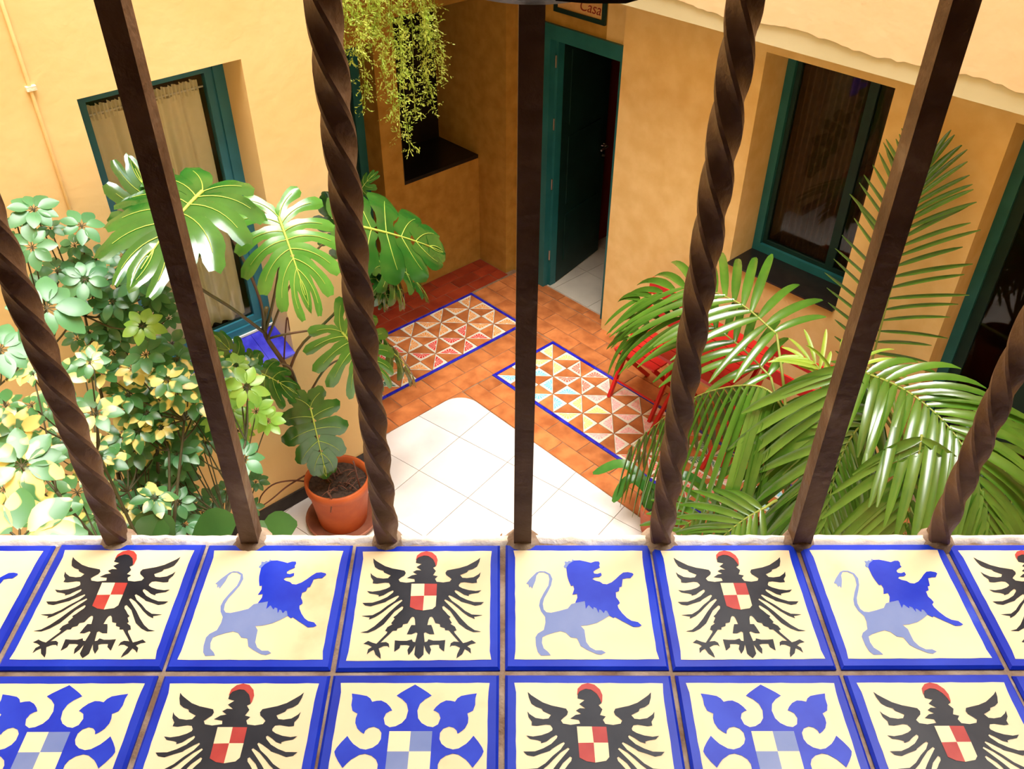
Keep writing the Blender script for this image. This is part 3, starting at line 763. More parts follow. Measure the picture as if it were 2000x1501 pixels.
# ================================================================== pots
def pot(cx, cy, r, hh, label, z0=0.0, mt='pot', group=None, name='flower_pot'):
    p = thing(name, (cx, cy, z0), label, 'pot', group)
    b = r*.74
    mb = MB(); mb.lathe([(0,0),(b,0),(b+.004,.01),(r*.93,hh*.80),(r*.935,hh*.81),(r,hh*.83),(r*1.01,hh*.90),(r,hh),(r*.93,hh),(r*.90,hh*.86),(r*.87,hh*.72)], (cx,cy,z0), 40)
    mb.build('body', M[mt], p, smooth=True)
    rr2 = random.Random(int(cx*100)); mb = MB(); n = 24; vs = [(cx, cy, z0+hh*.86)]
    fs = []
    for k in range(1, 5):
        for j in range(n):
            a1 = 2*pi*j/n; q2 = r*.895*k/4
            vs.append((cx+q2*cos(a1), cy+q2*sin(a1), z0+hh*.85+rr2.uniform(-.006,.008)))
    for j in range(n): fs.append((0, 1+j, 1+(j+1)%n))
    for k in range(3):
        for j in range(n): fs.append((1+k*n+j, 1+(k+1)*n+j, 1+(k+1)*n+(j+1)%n, 1+k*n+(j+1)%n))
    mb.add(vs, fs); mb.build('soil', M['soil'], p)
    return p
P1 = (1.845, -2.765)
sc = MB(); sc.lathe([(0,.0),(.190,.0),(.215,.012),(.228,.045),(.217,.047),(.205,.018),(0,.014)], (P1[0],P1[1],0), 40)
tag(sc.build('plant_saucer', M['saucer'], loc=(P1[0],P1[1],0), smooth=True), 'brown clay saucer under the big terracotta pot on the marble', 'saucer')
pot(P1[0], P1[1], .195, .35, 'large terracotta pot with roots showing in its soil, on a saucer by the peach wall', .0145)

# ================================================================== plants: helpers
UP = Vector((0,0,1))
def tocam(p): return (CAM-Vector(p)).normalized()
def spline(pts, n):
    pts = [Vector(p) for p in pts]
    if len(pts) == 2: return [pts[0].lerp(pts[1], i/(n-1)) for i in range(n)]
    ex = [pts[0]*2-pts[1]] + pts + [pts[-1]*2-pts[-2]]
    out = []; k = len(pts)-1
    for i in range(n):
        u = i/(n-1)*k; j = min(int(u), k-1); t = u-j
        p0, p1, p2, p3 = ex[j:j+4]
        out.append(.5*((2*p1)+(p2-p0)*t+(2*p0-5*p1+4*p2-p3)*t*t+(3*p1-p0-3*p2+p3)*t*t*t))
    return out

# ------------------------------------------------------------------ monstera
def monstera_leaf(parent, base, tip, width, nrm, mt='monstera', N=6, droop=.25, curl=.12, holes=False, split=.46, seed=1):
    r = random.Random(seed)
    base, tip = Vector(base), Vector(tip); d = tip-base; L = d.length; d.normalize()
    n = Vector(nrm); n = (n-d*n.dot(d)).normalized(); s = d.cross(n)
    def P3(a, b, k):             # along, across -> bent surface
        q = abs(b)/(width*.5)
        z = -curl*L*(max(a, 0)/L)**2 - droop*width*.5*q*q*.6 + .10*width*q*(1-q)
        return base+d*a+s*b+n*(z+k)
    mb = MB(); vein = MB()
    for side in (-1, 1):
        cen = []
        for k in range(N):
            f = k/(N-1)
            m = L*.80*f**1.15
            phi = radians(158-138*f**.85 + r.uniform(-4, 4))
            ln = width*.5*(.72, .93, 1.0, 1.0, .94, .80, .7, .6)[min(7, int(round(f*5)))]*r.uniform(.95, 1.05)
            if k == N-1: ln = max(ln*.8, L-m)*.98
            c = []
            for j in range(10):
                q = j/9; ph = phi-radians(26)*q
                a = m+ln*q*cos(ph); b = ln*q*sin(ph)
                c.append((a, b*side))
            cen.append(c)
        for k in range(N):
            vs = []; fs = []
            for j in range(10):
                q = j/9
                ds = []
                for kk in (k-1, k+1):
                    if 0 <= kk < N: ds.append(math.hypot(cen[k][j][0]-cen[kk][j][0], cen[k][j][1]-cen[kk][j][1]))
                dist = max(min(ds), .35*max(ds))*.5
                if q < split: fac = 1.12
                else: fac = 1.12-.42*min(1, (q-split)/.14)
                if holes and .12 < q < .36: fac *= .80
                fac *= math.sqrt(max(0, 1-((q-.62)/.40)**4)) if q > .62 else 1
                hw = max(dist*fac, .0006)
                a, b = cen[k][j]
                j2 = min(j+1, 9); j1 = max(j-1, 0)
                tx, ty = cen[k][j2][0]-cen[k][j1][0], cen[k][j2][1]-cen[k][j1][1]
                tl = math.hypot(tx, ty) or 1; px_, py_ = -ty/tl, tx/tl
                for w in (-1, -.5, 0, .5, 1):
                    aa, bb = a+px_*hw*w, b+py_*hw*w
                    if bb*side < 0: bb = 0
                    vs.append(P3(aa, bb, -.018*width*abs(w)*q+.0006*k))
            for j in range(9):
                for w in range(4):
                    i0 = j*5+w; q4 = (i0, i0+1, i0+6, i0+5); fs.append(q4)
            mb.add(vs, fs)
            vein.tube([P3(a, b, .0022+.0006*k) for a, b in cen[k][:8]], [.0020*(1-.09*j)*width/.4 for j in range(8)], 4, False)
    o = mb.build('leaf', M[mt], parent, smooth=True)
    vein.tube([P3(L*t, 0, .004) for t in [i/9 for i in range(10)]], [.0058*(1-.085*i)*width/.4 for i in range(10)], 6, False)
    vein.build('midrib', M['midrib'], o, smooth=True)
    return o

N1 = onx(517, 650, 1.63)
soil1 = Vector((1.80, -2.80, .30))
mon = thing('monstera', (P1[0], P1[1], .30), 'large split-leaf monstera climbing from the terracotta pot past the blue window ledge', 'plant')
trunk = spline([soil1, onx(628, 900, 1.74), onx(602, 800, 1.66), onx(556, 712, 1.63), N1, onx(521, 600, 1.66)], 24)
MB().tube(trunk, [.018-.0003*i for i in range(24)], 8).build('stem', M['petiole'], mon, smooth=True)
def petiole(pts, r=.0075, mt='petiole', name='petiole'):
    sp = spline(pts, 16)
    return MB().tube(sp, [r*(1.25-.5*i/15) for i in range(16)], 7).build(name, M[mt], mon, smooth=True)
LV = [  # base px, x | tip px, x | width | normal weights (cam, up) | material | N | kw
    ((395,375), 1.98, (272,486), 2.25, .60, (.45,.9), 'monstera', 7, dict(droop=.35, curl=.20, seed=3, split=.62)),
    ((545,425), 1.93, (596,566), 2.20, .50, (.75,.6), 'monstera_light', 8, dict(droop=.25, curl=.22, seed=4, split=.28)),
    ((700,442), 1.92, (886,480), 1.98, .52, (.85,.55), 'monstera', 6, dict(droop=.45, curl=.15, holes=True, seed=5, split=.72)),
    ((667,648), 1.84, (752,748), 2.02, .50, (.75,.6), 'monstera_light', 8, dict(droop=.55, curl=.25, seed=6, split=.30)),
    ((606,795), 1.84, (642,944), 1.98, .37, (.95,.35), 'monstera', 6, dict(droop=.30, curl=.20, seed=7, split=.60)),
    ((492,722), 1.80, (583,757), 1.92, .30, (.6,.8), 'monstera', 6, dict(droop=.4, curl=.25, seed=8, split=.5)),
    ((480,718), 1.78, (426,655), 1.72, .22, (.5,.8), 'monstera', 5, dict(droop=.4, curl=.15, seed=9, split=.5)),
    ((668,478), 1.74, (640,372), 1.74, .26, (-.2,.7), 'monstera', 5, dict(droop=.4, curl=.1, seed=10, split=.5)),
    ((745,672), 1.72, (838,735), 1.72, .26, (.5,.8), 'monstera', 5, dict(droop=.5, curl=.2, seed=11, split=.25)),
    ((330,470), 1.85, (270,330), 1.75, .40, (.3,.8), 'monstera', 6, dict(droop=.3, curl=.2, seed=12, split=.5)),
]
bases = []
for (b, xb, t, xt, w, (wc, wu), mt, N, kw) in LV:
    B0 = onx(*b, xb); T0 = onx(*t, xt)
    monstera_leaf(mon, B0, T0, w, tocam(B0)*wc+UP*wu, mt, N, **kw); bases.append(B0)
petiole([N1, onx(508, 585, 1.70), onx(462, 480, 1.80), bases[0]])
petiole([N1, onx(531, 600, 1.68), onx(545, 520, 1.78), bases[1]])
petiole([N1+Vector((.02,.0,-.03)), onx(560, 570, 1.72), onx(600, 510, 1.76), onx(640, 470, 1.80), bases[7]], .006)
petiole([trunk[13], onx(590, 672, 1.68), onx(660, 603, 1.74), onx(690, 520, 1.82), bases[2]])
petiole([N1+Vector((0,0,-.04)), onx(560, 652, 1.70), onx(620, 644, 1.76), bases[3]], .006)
petiole([trunk[9], onx(592, 770, 1.72), bases[4]], .008)
petiole([trunk[11], onx(560, 712, 1.70), bases[5]], .006)
petiole([trunk[12], onx(520, 712, 1.72), bases[6]], .006)
petiole([trunk[10], onx(640, 715, 1.66), onx(700, 690, 1.68), bases[8]], .006)
petiole([N1, onx(450, 600, 1.74), onx(390, 562, 1.80), onx(345, 520, 1.84), bases[9]])
petiole([trunk[14], onx(560, 622, 1.66), onx(566, 645, 1.67)], .004, 'root', 'aerial_root')
for k, pts in enumerate(([(600,940),(570,938),(535,945),(512,965),(505,985)], [(596,928),(560,950),(530,975),(505,992)], [(690,900),(700,940),(706,958)], [(640,960),(648,975),(646,1000)])):
    petiole([onx(x, y, 1.70+.02*i if k < 2 else 1.98) for i, (x, y) in enumerate(pts)], .0045, 'root', 'aerial_root')
rr3 = random.Random(12)
for i in range(26):
    a0 = rr3.uniform(0, 2*pi); q0 = rr3.uniform(.02, .14); a1 = a0+rr3.uniform(-.9, .9); q1 = rr3.uniform(.04, .165)
    z = .315+.0145
    p0 = Vector((P1[0]+q0*cos(a0), P1[1]+q0*sin(a0), z+.0)); p1 = Vector((P1[0]+q1*cos(a1), P1[1]+q1*sin(a1), z))
    MB().tube(spline([p0, (p0+p1)/2+Vector((0,0,rr3.uniform(.01,.03))), p1], 7), .0026, 5).build('surface_root', M['root'], mon, smooth=True)

# a second monstera standing in the shade of the recess
P2 = (.93, -2.02)
pot(P2[0], P2[1], .16, .42, 'dark red pot standing in the shaded recess beside the patterned floor', 0, 'chair_red')
mon2 = thing('monstera', (P2[0], P2[1], .36), 'dark monstera in a red pot in the shaded recess under the hanging fern', 'plant')
c2 = Vector((P2[0], P2[1], .36))
for k, (b, t, x, w) in enumerate((((745,520),(822,592),1.25,.30), ((755,512),(868,560),1.22,.26), ((735,545),(775,596),1.25,.22), ((735,578),(762,600),1.15,.12), ((705,372),(722,340),1.1,.16), ((728,530),(700,470),1.1,.24))):
    B0 = onx(*b, x); T0 = onx(*t, x+.05)
    monstera_leaf(mon2, B0, T0, w, tocam(B0)*.5+UP*.8, 'monstera', 5, droop=.5, curl=.3, seed=40+k, split=.35)
    MB().tube(spline([c2, (c2+B0)/2+Vector((-.05,.03,.12)), B0], 12), .006, 6).build('petiole', M['petiole'], mon2, smooth=True)

# ------------------------------------------------------------------ palms
def leaflet_mb(p, dr, nrm, ln, w, droop):
    mb = MB(); vs = []; fs = []; n = 8
    dr = dr.normalized()
    side = dr.cross(nrm).normalized()
    for i in range(n+1):
        s = i/n
        c = p+dr*ln*s*(1-.10*droop*s)+Vector((0,0,-1))*ln*droop*s*s
        ww = w*(.45+.55*min(1, s/.18)) * (1 if s < .45 else math.sqrt(max(0, 1-((s-.45)/.56)**2)))
        ww = max(ww, .0008)
        up = nrm*ww*.28
        vs += [c-side*ww*.5+up, c, c+side*ww*.5+up]
    for i in range(n):
        a = i*3; fs += [(a, a+1, a+4, a+3), (a+1, a+2, a+5, a+4)]
    return mb.add(vs, fs)

def frond(plant, crown, rach, n, lmax, up, droop=.35, mt='palm', wid=.030, a0=72, a1=24, pet=True, seed=0, lift=.10, prof=None, sides=(-1, 1), back=0, hang=0.0):
    r = random.Random(seed); n = max(5, int(round(n*.74))); wid *= 1.5; lmax *= 1.08
    pts = spline(rach, 40)
    b = pts[0]
    rs = [.0065*(1-.8*i/39) for i in range(40)]
    mb = MB(); mb.tube(pts, rs, 6)
    if pet:
        mid = crown.lerp(b, .55)+Vector((0,0,.10))
        mb.tube(spline([crown, mid, b], 14), [.011-.0003*i for i in range(14)], 7)
    fr = mb.build('frond', M['rachis'], plant, smooth=True)
    for i in range(n):
        t = (i+.3)/n
        u = t*39; j = min(int(u), 38); p = pts[j].lerp(pts[j+1], u-j)
        T = (pts[min(j+2, 39)]-pts[max(j-1, 0)]).normalized()
        nn = Vector(up); nn = (nn-T*nn.dot(T)).normalized(); sd = T.cross(nn)
        pf = (.55+.45*min(1, t/.22))*(1-.62*max(0, (t-.45)/.55)**1.6) if prof is None else prof(t)
        for sg_ in sides:
            a = radians(a0+(a1-a0)*t**.9 + r.uniform(-5, 5) + back*(max(0, .25-t)/.25))
            dr = T*cos(a)+sd*sg_*sin(a)+nn*(lift+r.uniform(-.05, .05))+Vector((0,0,-hang))
            ln = lmax*pf*r.uniform(.92, 1.06)
            leaflet_mb(p, dr, nn, ln, wid*r.uniform(.85, 1.1), droop*r.uniform(.8, 1.25)).build('leaflet', M[mt], fr, smooth=True)
    return fr

def R3(*q): return [ony(x, y, yy) for x, y, yy in q]
PA = Vector((3.95, -1.22, 0)); PB = Vector((4.55, -.80, 0))
pot(PA.x, PA.y, .20, .36, 'terracotta pot hidden under the arching palm fronds on the tiled strip')
pot(PB.x, PB.y, .20, .36, 'terracotta pot of the palm in front of the glazed door')
palmA = thing('kentia_palm', (PA.x, PA.y, .31), 'glossy palm with fronds arching over the red chairs and patterned floor', 'palm')
palmB = thing('kentia_palm', (PB.x, PB.y, .31), 'palm with one tall dark upright frond before the ochre wall and glazed door', 'palm')
ca = PA+Vector((0,0,.50)); cb = PB+Vector((0,0,.50))
MB().tube([PA+Vector((0,0,.30)), PA+Vector((0,0,.42)), ca], [.035,.03,.02], 9).build('stem', M['stem'], palmA, smooth=True)
MB().tube([PB+Vector((0,0,.30)), PB+Vector((0,0,.42)), cb], [.035,.03,.02], 9).build('stem', M['stem'], palmB, smooth=True)
tcA = tocam((3.4,-1,1))
# upper left frond
frond(palmA, ca, R3((1517,652,-.85),(1440,590,-.82),(1345,562,-.80),(1235,590,-.85)), 20, .54, UP*.8+tcA*.5, .30, seed=1, wid=.034, back=35)
# bright middle left frond
frond(palmA, ca, R3((1506,737,-.98),(1445,676,-.95),(1375,630,-.92),(1290,622,-.95),(1215,668,-1.0)), 20, .44, UP*.7+tcA*.6, .40, seed=2, wid=.030)
# big drooping frond
frond(palmA, ca, R3((1530,800,-1.30),(1503,764,-1.30),(1463,752,-1.30),(1400,760,-1.30),(1345,782,-1.32),(1285,825,-1.36),(1225,880,-1.42)), 34, .56, UP, .55, seed=3, wid=.030, a0=122, a1=72, lift=.02, hang=1.15)
# frond behind the square bar, leaflets swept to the left
frond(palmA, ca, R3((1655,712,-1.12),(1632,770,-1.18),(1608,850,-1.24),(1580,935,-1.30),(1555,1010,-1.36)), 18, .56, UP*.4+tcA*.9, .35, seed=4, wid=.036, a0=62, a1=20)
# young yellow-green frond
frond(palmA, ca, R3((1612,762,-.98),(1640,718,-.98),(1690,716,-.98),(1748,762,-1.02)), 13, .24, UP*.8+tcA*.4, .35, 'palm_young', seed=5, wid=.018, a0=80, a1=30)
frond(palmA, ca, R3((1610,735,-.95),(1590,708,-.95),(1560,695,-.97)), 6, .22, UP*.8+tcA*.4, .15, 'palm_young', seed=15, wid=.016, a0=60, a1=15, pet=False)
# low fronds towards the sill
frond(palmA, ca, R3((1492,992,-1.60),(1455,1013,-1.66),(1420,1040,-1.72),(1370,1085,-1.80)), 14, .34, UP*.7+tcA*.6, .30, seed=6, wid=.024)
frond(palmA, ca, R3((1425,985,-1.55),(1380,1000,-1.60),(1340,1025,-1.66),(1290,1070,-1.74)), 14, .30, UP*.7+tcA*.6, .25, seed=7, wid=.024)
# palm B
frond(palmB, cb, R3((1695,735,-.17),(1728,610,-.17),(1762,485,-.17),(1788,390,-.17),(1806,322,-.17)), 32, .42, Vector((0,-1,0)), .10, seed=8, wid=.0165, a0=74, a1=22, pet=False, lift=0,
      prof=lambda t: (.55+.45*min(1, t/.25))*(1-.45*max(0, (t-.5)/.5)**1.3))
MB().tube(spline([cb, ony(1690,800,-.45), ony(1695,735,-.17)], 10), [.010]*10, 7).build('petiole', M['rachis'], palmB, smooth=True)
frond(palmB, cb, R3((1690,728,-1.05),(1750,752,-1.08),(1800,784,-1.12),(1850,830,-1.16),(1888,885,-1.20),(1918,965,-1.24),(1935,1045,-1.28)), 27, .52, UP*.75+tcA*.6, .45, seed=9, wid=.034, a0=66, a1=26)
frond(palmB, cb, R3((1715,795,-1.15),(1665,850,-1.22),(1638,905,-1.28),(1617,985,-1.34),(1604,1060,-1.40)), 20, .42, UP*.5+tcA*.8, .35, seed=10, wid=.030, a0=58, a1=22)
frond(palmB, cb, R3((1905,800,-.80),(1945,870,-.84),(1972,960,-.90),(1985,1060,-.98)), 19, .44, UP*.6+tcA*.6, .35, seed=11, wid=.026)
frond(palmB, cb, R3((1800,850,-1.30),(1790,920,-1.36),(1775,1000,-1.44),(1760,1080,-1.5)), 15, .42, UP*.5+tcA*.7, .4, seed=12, wid=.030)
frond(palmB, cb, R3((1720,770,-.85),(1690,770,-.88),(1650,800,-.94),(1615,850,-1.0)), 14, .36, UP*.6+tcA*.6, .4, seed=13, wid=.028)

# ------------------------------------------------------------------ strap-leaved plant in a pot by the marble edge
P3 = onz(1290, 985, .22)
pot(P3.x, P3.y, .13, .25, 'small terracotta pot with strap leaves at the edge of the marble')
st = thing('clivia', (P3.x, P3.y, .2), 'clivia with broad rounded strap leaves in a small pot beside the palm', 'plant')
c3 = Vector((P3.x, P3.y, .215))
def strap_leaf(pts, w):
    sp = spline(pts, 14); vs = []; fs = []
    for i, p in enumerate(sp):
        s = i/13; T = (sp[min(i+1, 13)]-sp[max(i-1, 0)]).normalized(); sd = T.cross(tocam(p)*.5+UP*.7).normalized()
        ww = w*(.7+.3*min(1, s*4))*(1 if s < .7 else math.sqrt(max(0, 1-((s-.7)/.31)**2.4)))
        nn = sd.cross(T)
        vs += [p-sd*ww/2+nn*ww*.1, p, p+sd*ww/2+nn*ww*.1]
    for i in range(13):
        a = i*3; fs += [(a, a+1, a+4, a+3), (a+1, a+2, a+5, a+4)]
    MB().add(vs, fs).build('leaf', M['strap'], st, smooth=True)
for q in ([(1225,908,.36),(1158,924,.26)], [(1235,935,.34),(1197,980,.20)], [(1270,950,.34),(1263,1006,.17)], [(1330,930,.42),(1380,950,.36)], [(1300,900,.5),(1320,860,.5)]):
    strap_leaf([c3]+[onz(*x) for x in q], .062)

# ------------------------------------------------------------------ umbrella trees
def blade(mb, p, dr, nrm, ln, w, droop, r):
    side = dr.cross(nrm).normalized(); n = 6; vs = []; fs = []
    pr = (.10, .62, .93, 1.0, .90, .60, .12)
    for i in range(n+1):
        s = i/n
        c = p+dr*ln*s-nrm*ln*droop*s*s
        ww = w*pr[i]
        vs += [c-side*ww*.5+nrm*ww*.10, c, c+side*ww*.5+nrm*ww*.10]
    for i in range(n):
        a = i*3; fs += [(a, a+1, a+4, a+3), (a+1, a+2, a+5, a+4)]
    mb.add(vs, fs)

def umbrella(plant, c, dia, nrm, mt, stems, seed, split=True):
    r = random.Random(seed)
    nrm = nrm.normalized(); u = nrm.orthogonal().normalized(); v = nrm.cross(u)
    k = r.choice((7, 8, 8, 9)); a0 = r.uniform(0, 6.28)
    near = min(stems, key=lambda q: (q-c).length + (0 if q.z < c.z-.05 else 2.0))
    mb = MB()
    mid = c.lerp(near, .5)+Vector((0,0,-.04))
    mb.tube(spline([near, mid, c-nrm*.006], 8), [.0042]*4+[.003]*4, 5)
    items = []
    for i in range(k):
        a = a0+2*pi*i/k+r.uniform(-.12, .12)
        dr = (u*cos(a)+v*sin(a)+nrm*r.uniform(-.10, .16)).normalized()
        ln = dia*.5*r.uniform(.78, 1.05); st_ = ln*.17
        mb.tube([c-nrm*.004, c+dr*st_*1.1], .0016*dia/.2, 4, False)
        items.append((c+dr*st_, dr, ln-st_, ln*r.uniform(.46, .56), r.uniform(.08, .30)))
    lf = mb.build('leaf', M['stem'], plant, smooth=True)
    if split:
        for p, dr, ln, w, dp in items:
            b = MB(); blade(b, p, dr, nrm, ln, w, dp, r); b.build('leaflet', M[mt], lf, smooth=True)
    else:
        b = MB()
        for p, dr, ln, w, dp in items: blade(b, p, dr, nrm, ln, w, dp, r)
        o = b.build('leaflets', M[mt], lf, smooth=True)
    return lf

def wall_depth(px, py):
    r_ = ray(px, py); t = (XP+.20-CAM.x)/r_.x; return t*FPX
def shrub(name, base, label, potlabel, whorls, tops, seed, maxsplit):
    pot(base.x, base.y, .22, .40, potlabel)
    t = thing(name, (base.x, base.y, .34), label, 'plant')
    b0 = base+Vector((0,0,.34)); stems = []
    r = random.Random(seed)
    for k, tp in enumerate(tops):
        tp.x = max(tp.x, XP+.14)
        s0 = b0+Vector((r.uniform(-.06,.06), r.uniform(-.06,.06), 0))
        sp = spline([s0, s0.lerp(tp, .5)+Vector((r.uniform(-.06,.06), r.uniform(-.06,.06), .08)), tp], 14)
        MB().tube(sp, [.013-.0006*i for i in range(14)], 7).build('stem', M['stem'], t, smooth=True)
        stems += sp[2:]
    for i, (x, y, dpx, mt, off) in enumerate(sorted(whorls, key=lambda q: -q[2])):
        d = min(max(FPX*.23/dpx, 1.75), wall_depth(x, y)-off)
        c = P(x, y, d)
        nrm = UP*.62+tocam(c)*.60+Vector((r.uniform(-.28,.28), r.uniform(-.28,.28), 0))
        umbrella(t, c, dpx*d/FPX, nrm, mt, stems, seed*100+i, i < maxsplit)
    return t
g, v, b_ = 'sch_green', 'sch_var', 'sch_bright'
WA = [(65,408,112,g,.1),(160,440,104,g,.1),(62,482,104,g,.2),(98,444,58,g,.1),(18,468,60,g,.1),(145,478,66,g,.05),(188,503,84,g,.1),(112,528,84,g,.1),(165,545,98,g,.25),(265,548,88,g,.15),(92,600,158,g,.5),
      (220,588,82,g,.1),(0,682,140,g,.5),(278,636,92,b_,.4),(284,692,102,g,.4),(335,672,84,g,.3),(240,500,70,g,.05),(210,640,80,g,.05),(150,660,60,g,.0),(245,600,74,g,.1),(300,580,66,g,.05),(330,620,60,g,.1),(228,540,60,g,.0),
      (170,700,66,g,.0),(235,660,70,g,.1),(310,530,70,g,.1),(30,430,44,g,.1)]
WB = [(122,732,88,v,.3),(202,727,84,v,.2),(186,806,118,v,.6),(286,806,78,v,.4),(298,748,78,v,.2),(12,790,90,v,.6),(30,846,122,v,.9),(42,908,158,v,1.2),(80,900,118,v,1.0),(8,955,92,v,.8),(205,902,92,v,.6),(205,952,66,v,.5),
      (312,850,88,v,.4),(282,890,76,g,.2),(286,922,66,g,.1),(38,1052,300,v,2.0),(345,762,104,v,.5),(378,782,96,v,.5),(482,756,96,b_,.4),(438,762,66,b_,.4),(500,802,80,b_,.4),(522,822,74,b_,.4),(452,802,68,b_,.3),
      (310,800,66,v,.3),(355,866,86,v,.4),(402,862,76,v,.3),(476,896,98,g,.5),(290,962,76,g,.2),(382,830,66,v,.2),(416,976,66,g,.2),(350,958,78,g,.2),(300,1002,96,g,.4),(322,1012,80,g,.2),(250,960,80,g,.3),(250,1004,90,g,.4),
      (440,958,54,g,.1),(492,990,56,g,.1),(420,720,80,v,.4),(345,700,80,v,.4),(365,740,90,v,.5),(250,770,84,v,.3),(120,850,96,v,.6),(150,960,120,v,1.0),(100,1010,130,v,1.2),(190,1010,100,v,.8),(60,790,90,v,.6),
      (240,850,90,v,.3),(260,905,70,g,.1),(330,910,70,g,.1),(220,1040,90,g,.4),(280,840,70,v,.2),(465,840,64,b_,.3),(455,870,60,g,.2),(500,940,54,g,.1),(395,1000,60,g,.1),(330,790,74,v,.4),(410,760,70,v,.4),
      (130,790,80,v,.4),(20,900,100,v,.9),(160,870,90,v,.6),(425,820,70,b_,.3),(180,690,70,v,.2),(260,720,80,v,.3),(230,770,70,v,.2)]
rf = random.Random(77)
for _ in range(30): WB.append((rf.uniform(0, 330), rf.uniform(700, 1050), rf.uniform(64, 90), rf.choice((g, v, v)), rf.uniform(.1, .8)))
for _ in range(24): WB.append((rf.uniform(215, 400), rf.uniform(870, 1060), rf.uniform(62, 84), g, rf.uniform(.1, .8)))
for _ in range(14): WA.append((rf.uniform(60, 330), rf.uniform(490, 700), rf.uniform(60, 84), g, .05))
for _ in range(10): WB.append((rf.uniform(330, 500), rf.uniform(690, 860), rf.uniform(60, 80), rf.choice((b_, v)), .15))
topsA = [P(70, 520, 4.3), P(160, 520, 4.35), P(100, 680, 3.8), P(260, 640, 4.25), P(300, 740, 4.1), P(-10, 760, 3.6), P(220, 600, 4.5)]
topsB = [P(60, 990, 2.9), P(190, 880, 3.6), P(330, 880, 4.0), P(480, 860, 4.1), P(40, 1110, 1.9), P(110, 960, 3.0), P(310, 1040, 3.9), P(360, 820, 4.0), P(440, 1010, 4.2), P(250, 960, 4.0)]
shrub('umbrella_tree', Vector((2.05, -4.05, 0)), 'tall umbrella tree with plain green leaves against the peach wall', 'terracotta pot of the plain green umbrella tree', WA, topsA, 3, 36)
shrub('umbrella_tree', Vector((2.75, -4.15, 0)), 'bushy umbrella tree with yellow-variegated leaves just outside the sill', 'terracotta pot of the variegated umbrella tree', WB, topsB, 4, 36)

# ------------------------------------------------------------------ rubber plant low behind the sill
PR = Vector((2.12, -3.62, 0))
pot(PR.x, PR.y, .17, .32, 'terracotta pot of the dark rubber plant below the sill')
rp_ = thing('rubber_plant', (PR.x, PR.y, .28), 'rubber plant with big dark oval leaves low by the peach wall', 'plant')
cr_ = PR+Vector((0,0,.28))
MB().tube(spline([cr_, cr_+Vector((.02,.02,.25)), cr_+Vector((.03,-.02,.5))], 10), .010, 7).build('stem', M['stem'], rp_, smooth=True)
for k, (b, t, d, w) in enumerate((((372,1062),(462,1008),3.95,.20), ((502,1050),(580,1018),3.95,.17), ((235,1062),(330,1030),3.8,.22), ((330,1075),(270,1010),3.8,.2), ((470,1040),(545,1058),3.95,.16))):
    B0 = P(*b, d); T0 = P(*t, d-.05); dd = T0-B0
    mb = MB(); blade(mb, B0, dd.normalized(), (tocam(B0)*.6+UP*.7).normalized(), dd.length, w, .1, None)
    lf = mb.build('leaf', M['rubber'], rp_, smooth=True)
    MB().tube(spline([cr_+Vector((.03,-.02,.1+.08*k)), (cr_+B0)/2+Vector((0,0,.1)), B0], 8), .005, 6).build('petiole', M['stem'], rp_, smooth=True)

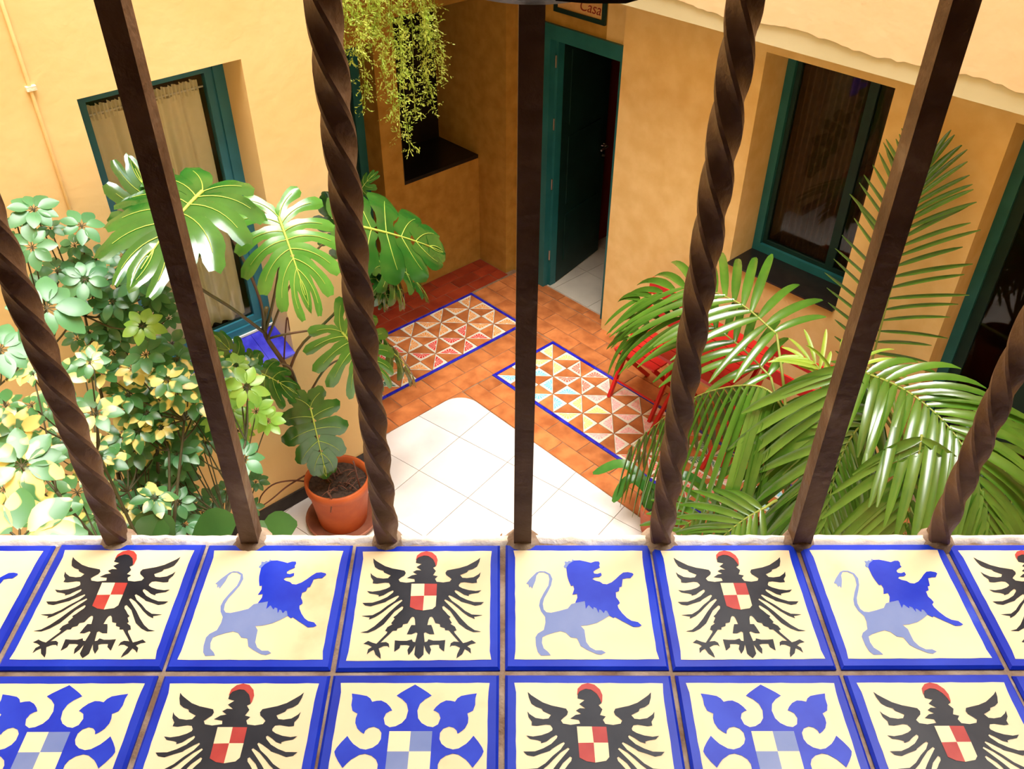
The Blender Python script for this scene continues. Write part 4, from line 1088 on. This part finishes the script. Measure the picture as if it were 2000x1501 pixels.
# ------------------------------------------------------------------ hanging fern over the recess
pl = thing('planter_trough', (1.13, -1.75, CZ2+.22), 'long clay trough on the upper ledge holding the hanging fern', 'planter')
MB().box(1.03, -2.25, CZ2+.221, 1.22, -1.20, CZ2+.40).build('box', M['pot'], pl)
MB().box(1.05, -2.23, CZ2+.395, 1.20, -1.22, CZ2+.405).build('soil', M['soil'], pl)
hv = thing('hanging_fern', (1.13, -1.75, CZ2+.40), 'feathery bright green asparagus fern trailing down in front of the dark niche', 'plant')
rv = random.Random(21)
STR = [((668,-70),(676,185),1.22),((690,-70),(712,206),1.24),((706,-70),(690,110),1.26),((728,-70),(745,120),1.24),((748,-70),(722,60),1.26),((752,-70),(758,190),1.22),((762,-70),(768,236),1.24),((772,-70),(800,290),1.25),((778,-70),(780,270),1.24),((790,-70),(790,150),1.22),
       ((800,-70),(812,225),1.18),((812,-70),(835,165),1.16),((822,-70),(850,215),1.12),((836,-70),(845,110),1.16),((846,-70),(862,160),1.10),((680,-70),(660,60),1.26),((735,-70),(735,80),1.22),((805,-70),(830,60),1.22)]
for k, (p0, p1, x) in enumerate(STR):
    A0 = onx(*p0, x); B0 = onx(*p1, x+.02)
    rt = Vector((1.12, A0.y, CZ2+.405)); lip = Vector((1.23, A0.y, CZ2+.43))
    pth = spline([rt, lip, A0.lerp(B0, .12), A0.lerp(B0, .45)+Vector((rv.uniform(-.03,.03), rv.uniform(-.03,.03), 0)), A0.lerp(B0, .75)+Vector((rv.uniform(-.03,.03), rv.uniform(-.03,.03), 0)), B0], 40)
    sm = MB().tube(pth, .0016, 5).build('strand', M['vine'], hv, smooth=True)
    vs = []; fs = []
    for i in range(8, 40):
        for sprig in range(rv.choice((2, 3, 3))):
            p = pth[i]
            dv = Vector((rv.gauss(0,1), rv.gauss(0,1), rv.gauss(-.5,.5))).normalized()
            ls = rv.uniform(.03, .085)
            for q in range(6):
                b0 = p+dv*ls*(q+1)/6+Vector((0,0,-.15*ls*(q/6)**2))
                ld_ = (dv*.8+Vector((rv.gauss(0,.7), rv.gauss(0,.7), rv.gauss(-.1,.7)))).normalized()
                sd = ld_.orthogonal().normalized(); ln = rv.uniform(.014, .026); w = ln*.17
                j = len(vs); vs += [b0, b0+ld_*ln*.5+sd*w, b0+ld_*ln, b0+ld_*ln*.5-sd*w]; fs.append((j, j+1, j+2, j+3))
    MB().add(vs, fs).build('foliage', M['vine'], sm)['kind'] = 'stuff'

# fallen leaves on the floor
for k, (x, y, rz) in enumerate(((985,1045,.3),(1000,1038,1.2),(975,1052,2.0))):
    p = onz(x, y, .004); mb = MB()
    blade(mb, Vector(p), Vector((cos(rz), sin(rz), 0)), UP, .045, .012, -.15, None)
    tag(mb.build('fallen_leaf', M['dry'], loc=p), 'dry brown leaf fallen on the white marble behind the middle bar', 'leaf', 'fallen leaves on the marble')
